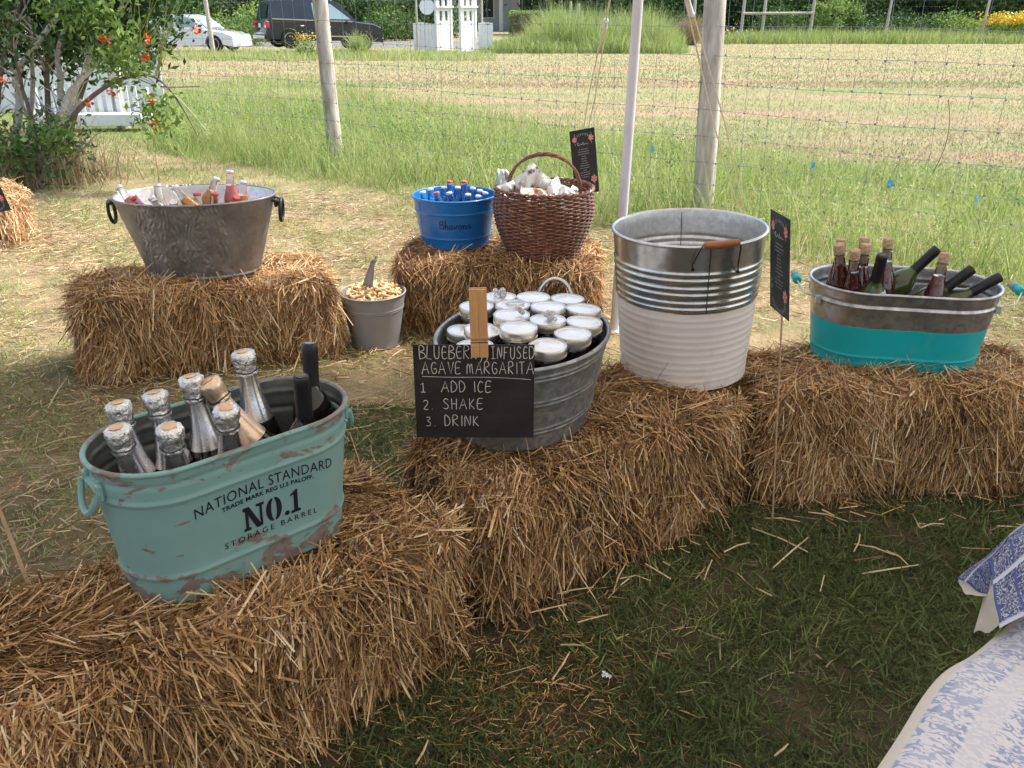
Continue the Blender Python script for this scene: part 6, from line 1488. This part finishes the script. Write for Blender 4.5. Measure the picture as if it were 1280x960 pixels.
# leafy weeds (small leaf clouds) in the belt
x, y = scatter(900, -5, 6, 4.5, 16); d = FP(x, y); k = inview(x, y, .5) & (d > -.8) & (d < 2.6) & (x > -3.6 - .35 * (y - 9)); x, y = x[k], y[k]; c = np.stack([x, y, .10 + .25 * rng.random(len(x))], 1)
P = clump_points(c, np.full(len(c), .22), 55, 1.1); P[:, 2] = np.abs(P[:, 2]) + .01; v, q = leaves(P, None, .016 + .024 * rng.random(len(P)), .4)
tag(np_obj('leafy_weeds', v, q, 'leaf_bright', None, np.repeat(np.clip(np.repeat(rng.random(len(c)) * .5, 55) + rng.random(len(P)) * .5, 0, 1), 4)), 'bushy broad leaved weeds mixed into the grass belt', 'plants', kind='stuff')
# pale seed heads
x, y = scatter(2500, -5, 7, 4.5, 16); d = FP(x, y); k = inview(x, y, .5) & (d > -.8) & (d < 4); x, y = x[k], y[k]; n = len(x)
gblades('seed_stalks', x, y, .35 + .35 * rng.random(n), np.full(n, .004), 'straw_pale', .25, 3, .3 + .7 * rng.random(n), .4, 0, lab='pale dry seed stalks standing above the weeds', cat='grass')
# dry field
for (n0, ya, yb, w_, L0) in ((110000, 8, 22, .008, .06), (90000, 20, 52, .018, .07)):
    u = rng.random(n0); y = 1 / (1 / ya + (1 / yb - 1 / ya) * u) if 0 else ya * (yb / ya) ** u; x = (rng.random(n0) * 2 - 1) * (.62 * y + 1); d = FP(x, y)
    k = (d > 2.4) & inview(x, y, 1) & ~((x < -4) & (y < 20)); x, y = x[k], y[k]; n = len(x); g_ = nz(x * .35, y, .9, 4) + .5 * nz(x * .3, y, 2.2, 8)
    gblades('dry_grass', x, y, L0 * (.5 + rng.random(n)), w_ * (.5 + rng.random(n)), 'field_tuft', .8, 2, np.clip(.55 - .75 * g_ + .30 * (rng.random(n) - .5) + .25 * np.sin(y * .9 + .25 * x + np.sin(x * .4)) * np.clip(1 - y / 60, .3, 1), 0, 1), .5, 0, lab='mown dry grass of the field, %s part' % ('near' if ya == 8 else 'far'), cat='grass')
# straw litter
def litter(n0, box, size, wd, mat, lab, near_bale=None, rn0=0, z=.008):
    x, y = scatter(n0, *box); k = clear(x, y) & inview(x, y); x, y = x[k], y[k]
    if near_bale: kk = near_bale(x, y); x, y = x[kk], y[kk]
    n = len(x); th = rng.random(n) * 2 * PI; D = np.stack([np.cos(th), np.sin(th), rng.normal(size=n) * .08], 1); L = size[0] + (size[1] - size[0]) * rng.random(n) ** 2
    P = np.stack([x, y, z + .022 * rng.random(n)], 1) - D * (L * .5)[:, None]; v, q, per = ribbons(P, D, L, wd * (.6 + .8 * rng.random(n)), rng.normal(size=(n, 3)) * (L * .08)[:, None] * np.array([1, 1, .2]), 2, .4, 1, .8)
    v[:, 2] = np.maximum(v[:, 2], .003)
    tag(np_obj('straw_litter', v, q, mat, None, np.repeat(np.clip(rn0 + rng.random(n), 0, 1), per)), lab, 'straw', kind='stuff')
def nb(x, y):
    m_ = np.zeros(len(x))
    for (bx, by, a, hx, hy) in bales_xy:
        dx, dy = x - bx, y - by; c, s_ = math.cos(R(a)), math.sin(R(a)); u = np.maximum(np.abs(dx * c + dy * s_) - hx, 0); v = np.maximum(np.abs(-dx * s_ + dy * c) - hy, 0); m_ = np.maximum(m_, np.exp(-np.hypot(u, v) / .09))
    return rng.random(len(x)) < m_
litter(40000, (-3.6, 3.2, .8, 6.5), (.03, .11), .0040, 'straw', 'loose straw fallen around the feet of the bales', nb)
litter(60000, (-4.5, 3.5, 1.5, 8.2), (.03, .12), .0042, 'straw_pale', 'pale loose straw scattered over the lawn', lambda x, y: (rng.random(len(x)) < np.clip(.55 + .6 * nz(x, y, 2, 8), .05, 1)) & (y > 1.4 + 2.0 * np.clip(x + .9, 0, 1.2)) , -.05)
litter(140, (-.4, 3.0, 1.0, 2.8), (.02, .08), .0030, 'straw_pale', 'few short straws on the shaded lawn', None, 0)
litter(14000, (-.5, 1.0, 1.1, 2.2), (.015, .05), .0022, 'straw', 'brown chaff on the lawn before the gap between the front bales', lambda x, y: rng.random(len(x)) < np.exp(-((x - .04) ** 2 + (y - 1.64) ** 2) / .06), -.2)
litter(42000, (-4.6, 1.2, 1.9, 7.5), (.015, .07), .0034, 'straw', 'short brown straw chaff trodden into the ground between the bales', lambda x, y: (rng.random(len(x)) < np.clip(.5 + .7 * nz(x, y, 2.7, 1), .1, 1)) & (y > 1.6 + 2.0 * np.clip(x + .9, 0, 1.2)), -.12)
# individually visible long straws
long_ = [((1078, 717), (1148, 706)), ((1108, 688), (1135, 706)), ((1068, 680), (1118, 694)), ((766, 742), (783, 703)), ((700, 741), (742, 734)), ((722, 778), (760, 768)), ((701, 806), (730, 807)), ((690, 850), (712, 815)), ((940, 660), (1010, 690)), ((966, 710), (1010, 672)), ((955, 648), (1000, 652)), ((905, 690), (937, 678)), ((1010, 640), (1060, 652)), ((945, 735), (965, 745)), ((1150, 660), (1180, 655)), ((520, 955), (535, 925)), ((968, 945), (985, 930)), ((890, 700), (880, 725)), ((1000, 618), (1030, 632)), ((1075, 668), (1067, 690)), ((30, 690), (62, 672)), ((90, 600), (140, 585)), ((45, 560), (95, 545)), ((0, 435), (95, 442)), ((60, 510), (85, 470))]
SL = ['bright thick straw lying level left of the dark runner corner', 'short straw meeting the end of the bright thick straw', 'straw pointing right above the bright thick straw', 'steep bright straw just right of the middle bale foot',
 'pale straw by the foot of the middle bale, pointing right', 'bright straw slanting on grass below the middle bale', 'level bright straw in front of the middle bale', 'steep straw lowest in front of the middle bale', 'straw running right from the foot of the sign stake', 'straw crossing the lawn below the sign stake',
 'level straw against the foot of the right bale', 'straw left of the sign stake foot', 'straw on grass below the middle of the right bale', 'small bent straw below the sign stake, lowest of its cluster', 'straw on grass nearest above the runner corner', 'straw at the bottom edge of the picture', 'tiny pale straw near the bottom edge, right of the scrap', 'steep straw left of the sign stake cluster', 'straw leaning at the foot of the right bale', 'short steep straw above the bright thick straw',
 'straw beside the foreground bale at the left edge', 'straw left of the mint tub handle', 'straw on dry grass below the left rear bale', 'long straw at the far left beside the left rear bale', 'short straw left of the mint tub near the rear bale foot']
for k, (a_, c_) in enumerate(long_):
    A, B = G(*a_, .022), G(*c_, .03); b = MB(); mid = (A + B) / 2 + Vector((random.uniform(-.006, .006), random.uniform(-.006, .006), .006)); b.tube([tuple(A), tuple(mid), tuple(B)], [.0024, .0028, .0018], 'long_straw', 5) if 'long_straw' in M else b.tube([tuple(A), tuple(mid), tuple(B)], [.0024, .0028, .0018], 'cork', 5)
    o = b.build('loose_straw'); tag(o, SL[k], 'straw', 'long loose straws on the lawn')
b = MB(); p = G(757, 847, .02)
for k in range(5): q = p + Vector((random.uniform(-.008, .008), random.uniform(-.012, .012), random.uniform(0, .008))); b.add([tuple(q), tuple(q + Vector((.008, .002, .004))), tuple(q + Vector((.006, .012, .001))), tuple(q + Vector((-.003, .007, .006)))], [(0, 1, 2, 3)], 'litter_white')
tag(b.build('paper_scrap', smooth=False, fix=False), 'small white scrap lying in the grass before the bales', 'scrap')
